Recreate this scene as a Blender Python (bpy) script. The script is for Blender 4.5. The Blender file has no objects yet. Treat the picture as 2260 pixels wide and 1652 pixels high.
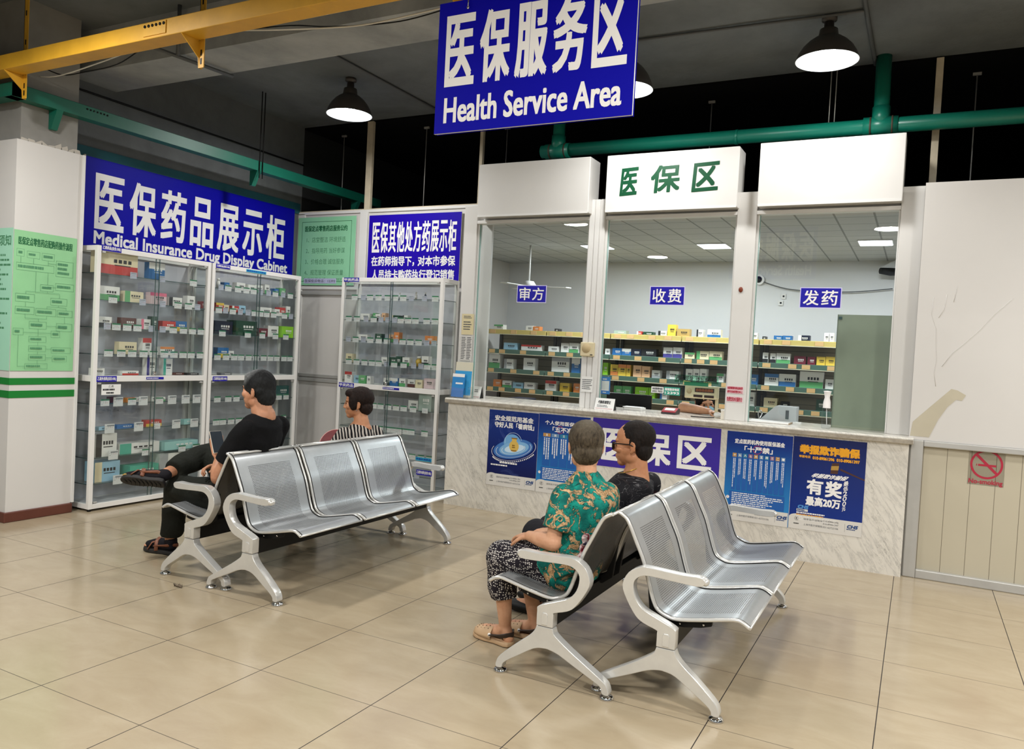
import bpy, bmesh, math, random
from mathutils import Vector, Matrix, Euler
import numpy as np
random.seed(7)
scene = bpy.context.scene
COL = scene.collection
PI = math.pi

# ------------------------------------------------------------------ camera
CAM = (3.0720, -1.9137, 1.4502)
RM = ((0.8848369, 0.4629763, 0.0521211), (0.0599656, -0.0022303, -0.998198), (-0.4620258, 0.8863678, -0.0297361))
cd = bpy.data.cameras.new('camera'); cd.sensor_fit = 'HORIZONTAL'; cd.sensor_width = 36.0
cd.lens = 36.0 * 1720.59 / 2260.0; cd.clip_start = 0.05; cd.clip_end = 100
cam = bpy.data.objects.new('camera', cd); COL.objects.link(cam)
cam.matrix_world = Matrix(((RM[0][0], -RM[1][0], -RM[2][0], CAM[0]), (RM[0][1], -RM[1][1], -RM[2][1], CAM[1]), (RM[0][2], -RM[1][2], -RM[2][2], CAM[2]), (0, 0, 0, 1)))
scene.camera = cam

# ------------------------------------------------------------------ world, view, big lights
scene.view_settings.view_transform = 'Standard'; scene.view_settings.look = 'None'
scene.view_settings.gamma = 1.0; scene.view_settings.use_curve_mapping = False
scene.view_settings.exposure = -0.04
w = bpy.data.worlds.new('hall_air'); scene.world = w; w.use_nodes = True
w.node_tree.nodes['Background'].inputs[0].default_value = (0.82, 0.9, 1.0, 1)
w.node_tree.nodes['Background'].inputs[1].default_value = 0.24
scene.cycles.max_bounces = 8; scene.cycles.transparent_max_bounces = 24
scene.cycles.diffuse_bounces = 3; scene.cycles.glossy_bounces = 4
scene.cycles.sample_clamp_indirect = 6.0
scene.cycles.caustics_reflective = False; scene.cycles.caustics_refractive = False

def area_light(name, loc, size, watts, color=(1, 0.985, 0.95), disk=True, sy=None, spread=PI, aim=None):
    ld = bpy.data.lights.new(name, 'AREA'); ld.energy = watts; ld.color = color
    ld.shape = 'DISK' if disk else 'RECTANGLE'; ld.size = size; ld.spread = spread
    if sy: ld.size_y = sy
    o = bpy.data.objects.new(name, ld); COL.objects.link(o); o.location = loc
    if aim: o.rotation_euler = (Vector(aim) - Vector(loc)).to_track_quat('-Z', 'Y').to_euler()
    return o
# the hall's other ceiling lamps, behind and beside the viewpoint
for _x, _y, _w in ((-1.5, 0.3, 75), (2.6, -0.8, 85), (5.0, 0.8, 100), (-1.4, -3.4, 100), (1.2, -3.6, 110), (3.8, -3.6, 110), (6.4, -3.0, 90), (5.4, 2.9, 80)):
    area_light('hall_lamp_light', (_x, _y, 3.35), 0.36, _w)
# the pharmacy room's ceiling panels
for _x, _y in ((1.04, 6.53), (2.62, 6.48), (-0.27, 6.45)):
    area_light('room_panel_light', (_x, _y, 2.68), 0.28, 36, (0.93, 0.97, 1.0), False, 0.28)

# ------------------------------------------------------------------ helpers
def lin(c):
    if isinstance(c, str):
        c = [int(c[i:i + 2], 16) / 255 for i in (0, 2, 4)]
    return tuple(x / 12.92 if x <= 0.04045 else ((x + 0.055) / 1.055) ** 2.4 for x in c[:3]) + (1,)

class NT:
    def __init__(s, m):
        s.t = m.node_tree; s.t.nodes.clear(); s.n = s.t.nodes
        s.out = s.n.new('ShaderNodeOutputMaterial')
    def new(s, typ, **k):
        n = s.n.new('ShaderNode' + typ)
        for a, b in k.items():
            if a[0] == 'i' and a[1:].isdigit(): s.set(n.inputs[int(a[1:])], b)
            elif hasattr(n, a): setattr(n, a, b)
            else: s.set(n.inputs[a.replace('_', ' ')], b)
        return n
    def set(s, inp, v):
        if isinstance(v, bpy.types.NodeSocket): s.t.links.new(v, inp)
        elif isinstance(v, bpy.types.Node): s.t.links.new(v.outputs[0], inp)
        else: inp.default_value = v
    def math(s, op, a, b=0.0, c=0.0):
        return s.new('Math', operation=op, i0=a, i1=b, i2=c).outputs[0]
    def vmath(s, op, a, b=(0, 0, 0)):
        return s.new('VectorMath', operation=op, i0=a, i1=b)
    def mix(s, f, a, b):
        n = s.n.new('ShaderNodeMix'); n.data_type = 'RGBA'
        s.set(n.inputs[0], f); s.set(n.inputs[6], a); s.set(n.inputs[7], b); return n.outputs[2]
    def ramp(s, f, stops, interp='LINEAR'):
        n = s.n.new('ShaderNodeValToRGB'); n.color_ramp.interpolation = interp; s.set(n.inputs[0], f)
        e = n.color_ramp.elements
        while len(e) < len(stops): e.new(0.5)
        for i, (p, c) in enumerate(stops):
            e[i].position = p; e[i].color = c if len(c) == 4 else tuple(c) + (1,)
        return n.outputs[0]
    def noise(s, vec, scale, detail=3, rough=0.55, dist=0.0):
        return s.new('TexNoise', Vector=vec, Scale=scale, Detail=detail, Roughness=rough, Distortion=dist).outputs[0]
    def coord(s, which='Object'):
        return s.new('TexCoord').outputs[which]
    def pos(s):
        return s.new('NewGeometry').outputs['Position']
    def bump(s, h, strength=0.3, dist=0.01):
        return s.new('Bump', Strength=strength, Distance=dist, Height=h).outputs[0]
    def bsdf(s, **k):
        n = s.new('BsdfPrincipled', **k); s.t.links.new(n.outputs[0], s.out.inputs[0]); return n

MATS = {}
def mat(name, color='c8c8c8', rough=0.5, metal=0.0, spec=0.5, var=0.0, vscale=6.0, bump=0.0, bscale=40.0, emit=0.0, coat=0.0, stretch=None):
    if name in MATS: return MATS[name]
    m = bpy.data.materials.new(name); m.use_nodes = True; t = NT(m); c = lin(color)
    k = dict(Roughness=rough, Metallic=metal)
    col = c
    if var or bump: P = t.pos()
    if stretch and (var or bump): P = t.vmath('MULTIPLY', P, stretch).outputs[0]
    if var:
        nz = t.noise(P, vscale, 4)
        d = tuple(max(0, x * (1 - var)) for x in c[:3]) + (1,); l = tuple(min(1, x * (1 + var * 0.6)) for x in c[:3]) + (1,)
        col = t.ramp(nz, [(0.3, d), (0.7, l)])
    b = t.bsdf(Base_Color=col, **k)
    b.inputs['Specular IOR Level'].default_value = spec
    if coat: b.inputs['Coat Weight'].default_value = coat; b.inputs['Coat Roughness'].default_value = 0.1
    if bump: t.set(b.inputs['Normal'], t.bump(t.noise(P, bscale, 3), bump, 0.005))
    if emit:
        b.inputs['Emission Color'].default_value = c; b.inputs['Emission Strength'].default_value = emit
    MATS[name] = m; return m

def glass_mat(name, tint=(1, 1, 1, 1), ior=1.5, rough=0.0, gain=1.0):
    if name in MATS: return MATS[name]
    m = bpy.data.materials.new(name); m.use_nodes = True; t = NT(m)
    back = t.new('NewGeometry').outputs['Backfacing']
    f = t.math('MULTIPLY', t.new('Fresnel', IOR=t.math('ADD', ior, t.math('MULTIPLY', back, 1 / ior - ior))).outputs[0], gain)
    mx = t.new('MixShader', i0=f, i1=t.new('BsdfTransparent', Color=tint), i2=t.new('BsdfGlossy', Roughness=rough))
    t.set(t.out.inputs[0], mx); MATS[name] = m; return m

class MB:
    """collects geometry for one mesh object"""
    def __init__(s): s.v = []; s.f = []; s.mi = []; s.sm = []; s.uv = {}
    def add(s, vs, fs, m=0, smooth=False):
        o = len(s.v); s.v.extend(tuple(map(float, p)) for p in vs)
        for f in fs:
            s.f.append(tuple(i + o for i in f)); s.mi.append(m); s.sm.append(smooth)
    def box(s, a, b, m=0):
        x0, y0, z0 = [min(p, q) for p, q in zip(a, b)]; x1, y1, z1 = [max(p, q) for p, q in zip(a, b)]
        s.add([(x0, y0, z0), (x1, y0, z0), (x1, y1, z0), (x0, y1, z0), (x0, y0, z1), (x1, y0, z1), (x1, y1, z1), (x0, y1, z1)],
              [(0, 3, 2, 1), (4, 5, 6, 7), (0, 1, 5, 4), (1, 2, 6, 5), (2, 3, 7, 6), (3, 0, 4, 7)], m)
    def quad(s, a, b, c, d, m=0): s.add([a, b, c, d], [(0, 1, 2, 3)], m)
    def tube(s, pts, radii, n=10, m=0, caps=True, smooth=True, flat=None):
        """round tube along points; flat=(refvector, ratio) squashes it across refvector"""
        P = [Vector(p) for p in pts]; k = len(P)
        if not hasattr(radii, '__len__'): radii = [radii] * k
        T = [(P[min(i + 1, k - 1)] - P[max(i - 1, 0)]).normalized() for i in range(k)]
        ref = Vector(flat[0]) if flat else (Vector((0, 0, 1)) if abs(T[0].z) < 0.9 else Vector((1, 0, 0)))
        vs = []
        for i in range(k):
            a = (ref - T[i] * ref.dot(T[i]))
            if a.length < 1e-5: a = T[i].orthogonal()
            a.normalize(); b = T[i].cross(a)
            if not flat: ref = a
            fr = flat[1] if flat else 1.0
            for j in range(n):
                th = 2 * PI * j / n
                vs.append(P[i] + a * (math.cos(th) * radii[i] * fr) + b * (math.sin(th) * radii[i]))
        fs = [(i * n + j, i * n + (j + 1) % n, (i + 1) * n + (j + 1) % n, (i + 1) * n + j) for i in range(k - 1) for j in range(n)]
        s.add(vs, fs, m, smooth)
        if caps:
            s.add(vs[:n], [tuple(range(n))[::-1]], m); s.add(vs[-n:], [tuple(range(n))], m)
    def lathe(s, prof, c=(0, 0, 0), n=24, m=0, axis='Z', smooth=True):
        vs = []
        for r, h in prof:
            for j in range(n):
                th = 2 * PI * j / n; x, y = r * math.cos(th), r * math.sin(th)
                p = (x, y, h) if axis == 'Z' else ((h, x, y) if axis == 'X' else (y, h, x))
                vs.append((p[0] + c[0], p[1] + c[1], p[2] + c[2]))
        k = len(prof)
        s.add(vs, [(i * n + j, i * n + (j + 1) % n, (i + 1) * n + (j + 1) % n, (i + 1) * n + j) for i in range(k - 1) for j in range(n)], m, smooth)
    def prism(s, poly, frame, depth, m=0, smooth=False):
        """poly in (u,v); frame=(O,U,V,N); extruded from -depth/2 to depth/2 along N"""
        O, U, V, N = [Vector(q) for q in frame]; n = len(poly)
        A = [O + U * u + V * v - N * (depth / 2) for u, v in poly]; B = [O + U * u + V * v + N * (depth / 2) for u, v in poly]
        s.add(A + B, [tuple(range(n))[::-1], tuple(range(n, 2 * n))], m)
        s.add(A + B, [(i, (i + 1) % n, n + (i + 1) % n, n + i) for i in range(n)], m, smooth)
    def ellipsoid(s, c, r, n=14, k=10, m=0, M=None):
        vs = []
        for i in range(k + 1):
            ph = PI * i / k
            for j in range(n):
                th = 2 * PI * j / n
                p = Vector((r[0] * math.sin(ph) * math.cos(th), r[1] * math.sin(ph) * math.sin(th), r[2] * math.cos(ph)))
                if M: p = M @ p
                vs.append(Vector(c) + p)
        s.add(vs, [(i * n + j, (i + 1) * n + j, (i + 1) * n + (j + 1) % n, i * n + (j + 1) % n) for i in range(k) for j in range(n)], m, True)
    def build(s, name, mats, parent=None, origin=None, bevel=0.0, segs=2, fix=True):
        me = bpy.data.meshes.new(name); off = Vector((0, 0, 0))
        if parent is not None:
            r = parent
            while r is not None: off += r.location; r = r.parent
        elif origin is not None: off = Vector(origin)
        elif s.v:
            lo = [min(p[i] for p in s.v) for i in range(3)]; hi = [max(p[i] for p in s.v) for i in range(3)]
            off = Vector(((lo[0] + hi[0]) / 2, (lo[1] + hi[1]) / 2, lo[2]))
        me.from_pydata([(p[0] - off.x, p[1] - off.y, p[2] - off.z) for p in s.v], [], s.f)
        me.polygons.foreach_set('material_index', s.mi); me.polygons.foreach_set('use_smooth', s.sm)
        for mt in (mats if isinstance(mats, (list, tuple)) else [mats]): me.materials.append(mt)
        if fix:
            bm = bmesh.new(); bm.from_mesh(me); bmesh.ops.remove_doubles(bm, verts=bm.verts, dist=1e-6)
            bmesh.ops.recalc_face_normals(bm, faces=bm.faces); bm.to_mesh(me); bm.free()
        me.update()
        o = bpy.data.objects.new(name, me); COL.objects.link(o)
        if parent is not None: o.parent = parent
        else: o.location = off
        if bevel:
            b = o.modifiers.new('edge', 'BEVEL'); b.width = bevel; b.segments = segs; b.limit_method = 'ANGLE'; b.angle_limit = 0.7
        return o

def thing(name, label, cat, loc=(0, 0, 0), group=None):
    o = bpy.data.objects.new(name, None); COL.objects.link(o); o.empty_display_size = 0.1
    o.location = loc; o['label'] = label; o['category'] = cat
    if group: o['group'] = group
    return o
def tag(o, label, cat, group=None, kind=None):
    o['label'] = label; o['category'] = cat
    if group: o['group'] = group
    if kind: o['kind'] = kind
    return o
def struct(o, label=None):
    o['kind'] = 'structure'
    if label: o['label'] = label
    return o
def boxobj(name, a, b, m, parent=None, bevel=0.0, **k):
    q = MB(); q.box(a, b); return q.build(name, m, parent, bevel=bevel, **k)
def copy_tree(o, parent=None):
    c = o.copy(); COL.objects.link(c)
    if parent is not None: c.parent = parent
    for ch in list(o.children): copy_tree(ch, c)
    return c
def catmull(pts, k=6, closed=False):
    P = [Vector(p) for p in pts]; n = len(P); out = []
    rng = range(n if closed else n - 1)
    for i in rng:
        p0 = P[(i - 1) % n] if closed or i > 0 else P[0]; p1 = P[i]; p2 = P[(i + 1) % n]
        p3 = P[(i + 2) % n] if closed or i + 2 < n else P[-1]
        for j in range(k):
            t = j / k
            out.append(0.5 * ((2 * p1) + (p2 - p0) * t + (2 * p0 - 5 * p1 + 4 * p2 - p3) * t * t + (3 * p1 - p0 - 3 * p2 + p3) * t ** 3))
    if not closed: out.append(P[-1])
    return out

# ---- lettering
_tc = {}
def glyphs(s):
    if s not in _tc:
        cu = bpy.data.curves.new('t', 'FONT'); cu.body = s; cu.size = 1; cu.resolution_u = 3
        o = bpy.data.objects.new('t', cu); COL.objects.link(o)
        dg = bpy.context.evaluated_depsgraph_get(); dg.update()
        e = o.evaluated_get(dg); me = e.to_mesh()
        V = np.array([v.co[:2] for v in me.vertices]) if len(me.vertices) else np.zeros((0, 2))
        F = [tuple(p.vertices) for p in me.polygons]; e.to_mesh_clear()
        bpy.data.objects.remove(o); bpy.data.curves.remove(cu)
        _tc[s] = (V, F)
    return _tc[s]

class Panel:
    """flat sheet in a frame: O corner, U right, V up, N out; collects printed shapes and lettering"""
    def __init__(s, O, U, N, w, h, thick=0.004):
        s.O, s.U, s.N = Vector(O), Vector(U), Vector(N); s.V = Vector((0, 0, 1)); s.w, s.h, s.th = w, h, thick
        s.base = MB(); s.let = MB(); s.mats = []; s.lmats = []; s.layer = 0
    def p(s, u, v, n): return s.O + s.U * u + s.V * v + s.N * n
    def mi(s, m, let=False):
        L = s.lmats if let else s.mats
        if m not in L: L.append(m)
        return L.index(m)
    def board(s, m, edge=None):
        i = s.mi(m); fr = (s.p(s.w / 2, s.h / 2, s.th / 2), s.U, s.V, s.N)
        s.base.prism([(-s.w / 2, -s.h / 2), (s.w / 2, -s.h / 2), (s.w / 2, s.h / 2), (-s.w / 2, s.h / 2)], fr, s.th, i if edge is None else s.mi(edge))
        if edge is not None: s.rect(0, 0, s.w, s.h, m, 0.0003)
    def rect(s, u0, v0, u1, v1, m, lift=None):
        s.layer += 1; n = s.th + (lift if lift is not None else 0.0003 + 0.00006 * s.layer)
        s.base.quad(s.p(u0, v0, n), s.p(u1, v0, n), s.p(u1, v1, n), s.p(u0, v1, n), s.mi(m))
    def poly(s, pts, m):
        s.layer += 1; n = s.th + 0.0003 + 0.00006 * s.layer
        s.base.add([s.p(u, v, n) for u, v in pts], [tuple(range(len(pts)))], s.mi(m))
    def frame(s, u0, v0, u1, v1, t, m):
        s.rect(u0, v0, u1, v0 + t, m); s.rect(u0, v1 - t, u1, v1, m); s.rect(u0, v0, u0 + t, v1, m); s.rect(u1 - t, v0, u1, v1, m)
    def ring(s, cu, cv, a, b, t, m, rot=0.0, n=40, arc=(0, 2 * PI)):
        s.layer += 1; q = s.th + 0.0003 + 0.00006 * s.layer; vs = []
        for i in range(n + 1):
            th = arc[0] + (arc[1] - arc[0]) * i / n
            for k in (1.0, 1 - t / max(a, b)):
                x, y = a * k * math.cos(th), b * k * math.sin(th)
                vs.append(s.p(cu + x * math.cos(rot) - y * math.sin(rot), cv + x * math.sin(rot) + y * math.cos(rot), q))
        s.base.add(vs, [(2 * i, 2 * i + 1, 2 * i + 3, 2 * i + 2) for i in range(n)], s.mi(m))
    def disc(s, cu, cv, a, b, m, rot=0.0, n=32):
        s.poly([(cu + a * math.cos(t) * math.cos(rot) - b * math.sin(t) * math.sin(rot), cv + a * math.cos(t) * math.sin(rot) + b * math.sin(t) * math.cos(rot)) for t in [2 * PI * i / n for i in range(n)]], m)
    def text(s, txt, u0, v0, u1, v1, m, bold=0.0, shear=0.0, skew=0.0, quad=None):
        """fits the ink of txt into the rectangle u0,v0..u1,v1"""
        V, F = glyphs(txt)
        if not len(V): return
        lo, hi = V.min(0), V.max(0); W = np.maximum(hi - lo, 1e-6); q = (V - lo) / W
        i = s.mi(m, True); n0 = s.th + 0.0009 + 0.00006 * s.layer
        offs = [(0, 0)] if not bold else [(0, 0), (-bold, -bold), (bold, -bold), (bold, bold), (-bold, bold)]
        for k, (du, dv) in enumerate(offs):
            b = bold
            vs = []
            for a, c in q:
                if quad:
                    A, B, C, D = quad
                    u = (A[0] * (1 - a) + B[0] * a) * (1 - c) + (D[0] * (1 - a) + C[0] * a) * c
                    v = (A[1] * (1 - a) + B[1] * a) * (1 - c) + (D[1] * (1 - a) + C[1] * a) * c
                else:
                    u = u0 + b + a * (u1 - u0 - 2 * b) + shear * c; v = v0 + b + c * (v1 - v0 - 2 * b) + skew * a
                vs.append(s.p(u + du, v + dv, n0 + 0.00008 * k))
            s.let.add(vs, F, i)
    def bars(s, u0, v0, u1, v1, rows, m, fill=0.45, vert=False, seed=1):
        """unreadable fine print: broken rows of short strokes"""
        rd = random.Random(seed); i = s.mi(m, True); n = s.th + 0.0007 + 0.00006 * s.layer
        for r in range(rows):
            a = 0.0; end = rd.uniform(0.65, 1.0)
            while a < end:
                l = rd.uniform(0.02, 0.09); e = min(a + l, end)
                t0 = (r + (1 - fill) / 2) / rows; t1 = (r + (1 + fill) / 2) / rows
                if vert: q = [(u1 - (u1 - u0) * t1, v1 - (v1 - v0) * e), (u1 - (u1 - u0) * t0, v1 - (v1 - v0) * a)]
                else: q = [(u0 + (u1 - u0) * a, v1 - (v1 - v0) * t1), (u0 + (u1 - u0) * e, v1 - (v1 - v0) * t0)]
                (x0, y0), (x1, y1) = q
                s.let.add([s.p(x0, y0, n), s.p(x1, y0, n), s.p(x1, y1, n), s.p(x0, y1, n)], [(0, 1, 2, 3)], i)
                a = e + rd.uniform(0.006, 0.02)
    def build(s, name, parent=None, letname='lettering', origin=None):
        o = s.base.build(name, s.mats, parent, origin=origin, fix=False)
        if s.let.v: s.let.build(letname, s.lmats, o, fix=False)
        return o

# ------------------------------------------------------------------ materials with a pattern of their own
def floor_mat():
    m = bpy.data.materials.new('beige_floor_tile'); m.use_nodes = True; t = NT(m); P = t.pos()
    q = t.vmath('SCALE', P); q.inputs['Scale'].default_value = 1 / 0.6; q = q.outputs[0]
    fr = t.vmath('FRACTION', q).outputs[0]; sx = t.new('SeparateXYZ', i0=fr)
    def edge(a):
        return t.math('MINIMUM', a, t.math('SUBTRACT', 1.0, a))
    ex, ey = edge(sx.outputs[0]), edge(sx.outputs[1])
    line = t.math('MAXIMUM', t.math('LESS_THAN', ex, 0.0034), t.math('MULTIPLY', t.math('LESS_THAN', ey, 0.0026), 0.85))
    cell = t.new('TexWhiteNoise', Vector=t.vmath('FLOOR', q).outputs[0]).outputs[0]
    st = t.noise(t.vmath('MULTIPLY', P, (1.4, 3.0, 1)).outputs[0], 2.2, 6, 0.62, 0.5)
    fine = t.noise(P, 46, 4, 0.65)
    c = t.ramp(st, [(0.25, lin('a19177')), (0.5, lin('a99a80')), (0.75, lin('b1a38a'))])
    c = t.mix(t.math('MULTIPLY', t.math('SUBTRACT', fine, 0.5), 0.3), c, lin('8f8470'))
    c = t.mix(t.math('MULTIPLY', cell, 0.10), c, lin('b39f86'))
    c = t.mix(line, c, lin('2a221d'))
    r = t.math('ADD', 0.13, t.math('ADD', t.math('MULTIPLY', st, 0.10), t.math('MULTIPLY', line, 0.5)))
    b = t.bsdf(Base_Color=c, Roughness=r); b.inputs['Specular IOR Level'].default_value = 0.5
    MATS[m.name] = m; return m
def marble_mat(name, dark=1.0, scale=1.0):
    m = bpy.data.materials.new(name); m.use_nodes = True; t = NT(m); P = t.pos()
    rot = t.new('CombineXYZ', i0=t.math('MULTIPLY', t.vmath('DOT_PRODUCT', P, (.55, 0.3, -.83)).outputs['Value'], 1.1 * scale), i1=t.math('MULTIPLY', t.vmath('DOT_PRODUCT', P, (.83, 0.3, .55)).outputs['Value'], 4.6 * scale), i2=1.7)
    n1 = t.noise(rot, 3.4, 9, 0.66, 0.35); n2 = t.noise(rot, 8.0, 7, 0.72, 0.5)
    v = t.math('ABSOLUTE', t.math('SUBTRACT', n1, 0.5)); v2 = t.math('ABSOLUTE', t.math('SUBTRACT', n2, 0.52))
    c = t.ramp(v, [(0.0, lin('c2bfb8')), (0.015, lin('d2cec6')), (0.06, lin('ddd9d0')), (0.3, lin('e2ded5'))])
    sp = t.ramp(v2, [(0.0, (1, 1, 1)), (0.016, (0, 0, 0))])
    msk = t.ramp(t.noise(P, 5, 3), [(0.48, (0, 0, 0)), (0.62, (1, 1, 1))])
    c = t.mix(t.math('MULTIPLY', t.math('MULTIPLY', sp, msk), 0.75 * dark), c, lin('5d5a55'))
    st = t.ramp(t.noise(P, 0.9, 3), [(0.45, (0, 0, 0)), (0.75, (1, 1, 1))])
    c = t.mix(t.math('MULTIPLY', st, 0.35), c, lin('d0c7b2'))
    t.bsdf(Base_Color=c, Roughness=0.22); MATS[name] = m; return m
def ceiling_mat(name, a, b, c3, sc=0.9):
    m = bpy.data.materials.new(name); m.use_nodes = True; t = NT(m); P = t.pos()
    n = t.noise(P, sc, 7, 0.6, 0.4); n2 = t.noise(P, 7, 5, 0.7)
    c = t.ramp(n, [(0.3, lin(a)), (0.52, lin(b)), (0.72, lin(c3))])
    c = t.mix(t.math('MULTIPLY', t.math('SUBTRACT', n2, 0.45), 0.4), c, lin('2c2d2c'))
    bs = t.bsdf(Base_Color=c, Roughness=0.85); t.set(bs.inputs['Normal'], t.bump(n2, 0.25, 0.02))
    MATS[name] = m; return m
def grid_mat(name, base, line, size, width, off=(0, 0), axes=(0, 1), rough=0.6, second=None):
    """straight joints every `size` metres along two world axes"""
    m = bpy.data.materials.new(name); m.use_nodes = True; t = NT(m); P = t.new('SeparateXYZ', i0=t.pos())
    ls = []
    for k, a in enumerate(axes):
        x = t.math('FRACT', t.math('DIVIDE', t.math('SUBTRACT', P.outputs[a], off[k]), size[k]))
        e = t.math('MINIMUM', x, t.math('SUBTRACT', 1.0, x)); ls.append(t.math('LESS_THAN', e, width[k] / size[k] / 2))
    l = ls[0] if len(ls) == 1 else t.math('MAXIMUM', ls[0], ls[1])
    nz = t.noise(t.pos(), 1.4, 4); b0 = t.mix(t.math('MULTIPLY', nz, 0.5), lin(base), lin(second or base))
    t.bsdf(Base_Color=t.mix(l, b0, lin(line)), Roughness=rough); MATS[name] = m; return m
def perforated(name, ca='a8abad', cb='b4b7b9', metal=0.6):
    m = bpy.data.materials.new(name); m.use_nodes = True; t = NT(m); uv = t.coord('UV'); s = t.new('SeparateXYZ', i0=uv)
    px = t.new('CombineXYZ', i0=t.math('DIVIDE', s.outputs[0], 0.0105), i1=t.math('DIVIDE', s.outputs[1], 0.0105 * 1.732))
    def dist(o):
        a = t.new('SeparateXYZ', i0=t.vmath('FRACTION', t.vmath('ADD', px, (o, o, 0)).outputs[0]).outputs[0])
        dx = t.math('SUBTRACT', a.outputs[0], 0.5); dy = t.math('MULTIPLY', t.math('SUBTRACT', a.outputs[1], 0.5), 1.732)
        return t.math('SQRT', t.math('ADD', t.math('MULTIPLY', dx, dx), t.math('MULTIPLY', dy, dy)))
    d = t.math('MINIMUM', dist(0.0), dist(0.5)); hole = t.math('LESS_THAN', d, 0.27)
    inx = t.math('MULTIPLY', t.math('GREATER_THAN', s.outputs[0], 0.095), t.math('LESS_THAN', s.outputs[0], 0.435))
    iny = t.math('MULTIPLY', t.math('GREATER_THAN', s.outputs[1], 0.105), t.math('LESS_THAN', s.outputs[1], 0.79))
    h = t.math('MULTIPLY', hole, t.math('MULTIPLY', inx, iny))
    P = t.pos(); scr = t.ramp(t.noise(P, 5, 5, 0.7), [(0.3, lin(ca)), (0.7, lin(cb))])
    b = t.new('BsdfPrincipled', Base_Color=scr, Roughness=0.32, Metallic=metal)
    mx = t.new('MixShader', i0=h, i1=b.outputs[0], i2=t.new('BsdfTransparent')); t.set(t.out.inputs[0], mx)
    MATS[name] = m; return m

M_floor = floor_mat(); M_marble = marble_mat('white_grey_veined_marble'); M_marbletop = marble_mat('counter_top_marble', 0.6, 1.6)
M_ceil = ceiling_mat('dirty_grey_ceiling', '585c5e', '6d7274', '7c8083'); M_beam = ceiling_mat('pale_grey_beam', '868a8c', 'a0a3a4', 'b4b6b6', 1.4)
M_dark = mat('shade_toned_void', '0b0c0e', 0.95, spec=0.1); M_darkwall = ceiling_mat('dark_upper_wall', '565a5c', '676b6d', '73777a')  # void surfaces: near-black colour stands in for the missing light above the partition
M_white = mat('white_gloss_panel', 'd9d7d3', 0.25, var=0.03, vscale=2, bump=0.04, bscale=3)
M_whitew = mat('white_wall_panel', 'd3d0cc', 0.45, var=0.04, vscale=1.2)
M_frame = mat('white_aluminium', 'dfdedb', 0.35); M_alu = mat('grey_aluminium', 'b9b8b4', 0.4, 0.3, var=0.08)
M_rail = mat('white_shelf_frame', 'e8e6e2', 0.35)
M_cream = mat('cream_wood_post', 'c9bda5', 0.7, var=0.15, vscale=9)
M_teal = mat('teal_paint', '0b6350', 0.45, var=0.12, vscale=3); M_teald = mat('teal_wall_band', '175560', 0.6, var=0.2, vscale=4)
M_yellow = mat('yellow_channel_paint', 'd6a22c', 0.5, var=0.14, vscale=5, bump=0.1)
M_blue = mat('blue_sign_face', '0704a0', 0.5, spec=0.12); M_blue2 = mat('violet_blue_sign_face', '2008a2', 0.5, spec=0.12); M_bluel = mat('blue_label', '241fa0', 0.5, spec=0.2)
M_letter = mat('white_lettering', 'f2f0ee', 0.5); M_black = mat('black_print', '15161a', 0.5); M_ink = mat('grey_print', '55585c', 0.6)
M_green = mat('pale_green_notice', '8fcfa5', 0.4, var=0.03); M_green2 = mat('green_notice', '8ec893', 0.35, var=0.05); M_gink = mat('dark_green_print', '17663a', 0.5); M_gink2 = mat('soft_green_print', '4d8a63', 0.5)
M_gband = mat('green_stripe', '0b7a2a', 0.4); M_chrome = mat('chrome', 'd8d8d8', 0.08, 1.0); M_blackmetal = mat('black_steel', '090909', 0.5, spec=0.25)
M_silver = mat('silver_cast_metal', 'd2d1cd', 0.25, 0.4, var=0.06, vscale=14)
M_perf = perforated('perforated_silver_steel'); M_perfback = perforated('perforated_shaded_underside', '4d4943', '575249', 0.2)  # back faces get a darker copy of the steel, shade put into the colour
M_glass = glass_mat('clear_glass', (0.97, 0.985, 0.98, 1)); M_shelfglass = glass_mat('greenish_shelf_glass', (0.94, 0.97, 0.97, 1)); M_window = glass_mat('window_glass', (0.95, 0.975, 0.97, 1), 1.52)
M_edge = mat('glass_edge', '3c5554', 0.2); M_backpanel = mat('lilac_grey_back_panel', 'bdbdc4', 0.4, var=0.10, vscale=1.3, stretch=(1, 5, 0.7))
M_red = mat('red_print', 'b01c3a', 0.5); M_orange = mat('orange_print', 'f0a818', 0.5); M_skirt = mat('brown_skirting', '5e3226', 0.4, var=0.12, vscale=8)
M_paper = mat('white_paper', 'e9e9e6', 0.6); M_concrete = mat('rough_concrete', '8f8d88', 0.9, var=0.2, vscale=3)

# ------------------------------------------------------------------ the setting
q = MB(); q.quad((-12, -10, 0), (14, -10, 0), (14, 12, 0), (-12, 12, 0)); struct(q.build('floor', M_floor, origin=(0, 0, 0)))
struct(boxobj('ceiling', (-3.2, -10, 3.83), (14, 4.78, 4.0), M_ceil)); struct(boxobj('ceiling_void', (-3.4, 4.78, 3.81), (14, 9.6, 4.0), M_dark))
struct(boxobj('trim_1', (-3.2, 2.05, 3.5), (14, 2.47, 3.83), M_beam), 'pale grey concrete beam across the ceiling')
struct(boxobj('trim_2', (-3.2, -2.6, 3.5), (14, -2.2, 3.83), M_beam))
struct(boxobj('wall_left', (-3.4, -10, 0), (-3.2, 4.78, 3.83), M_darkwall)); struct(boxobj('wall_void_left', (-3.4, 4.78, 0), (-3.2, 9.6, 3.83), mat('shade_toned_wall', '1c1e1f', 0.9)))  # left wall past the partition: its shade is put into the dark colour
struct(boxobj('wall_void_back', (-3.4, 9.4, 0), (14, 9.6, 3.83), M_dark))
struct(boxobj('wall_void_right', (13.8, 4.3, 0), (14, 9.4, 3.83), M_dark))
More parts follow.
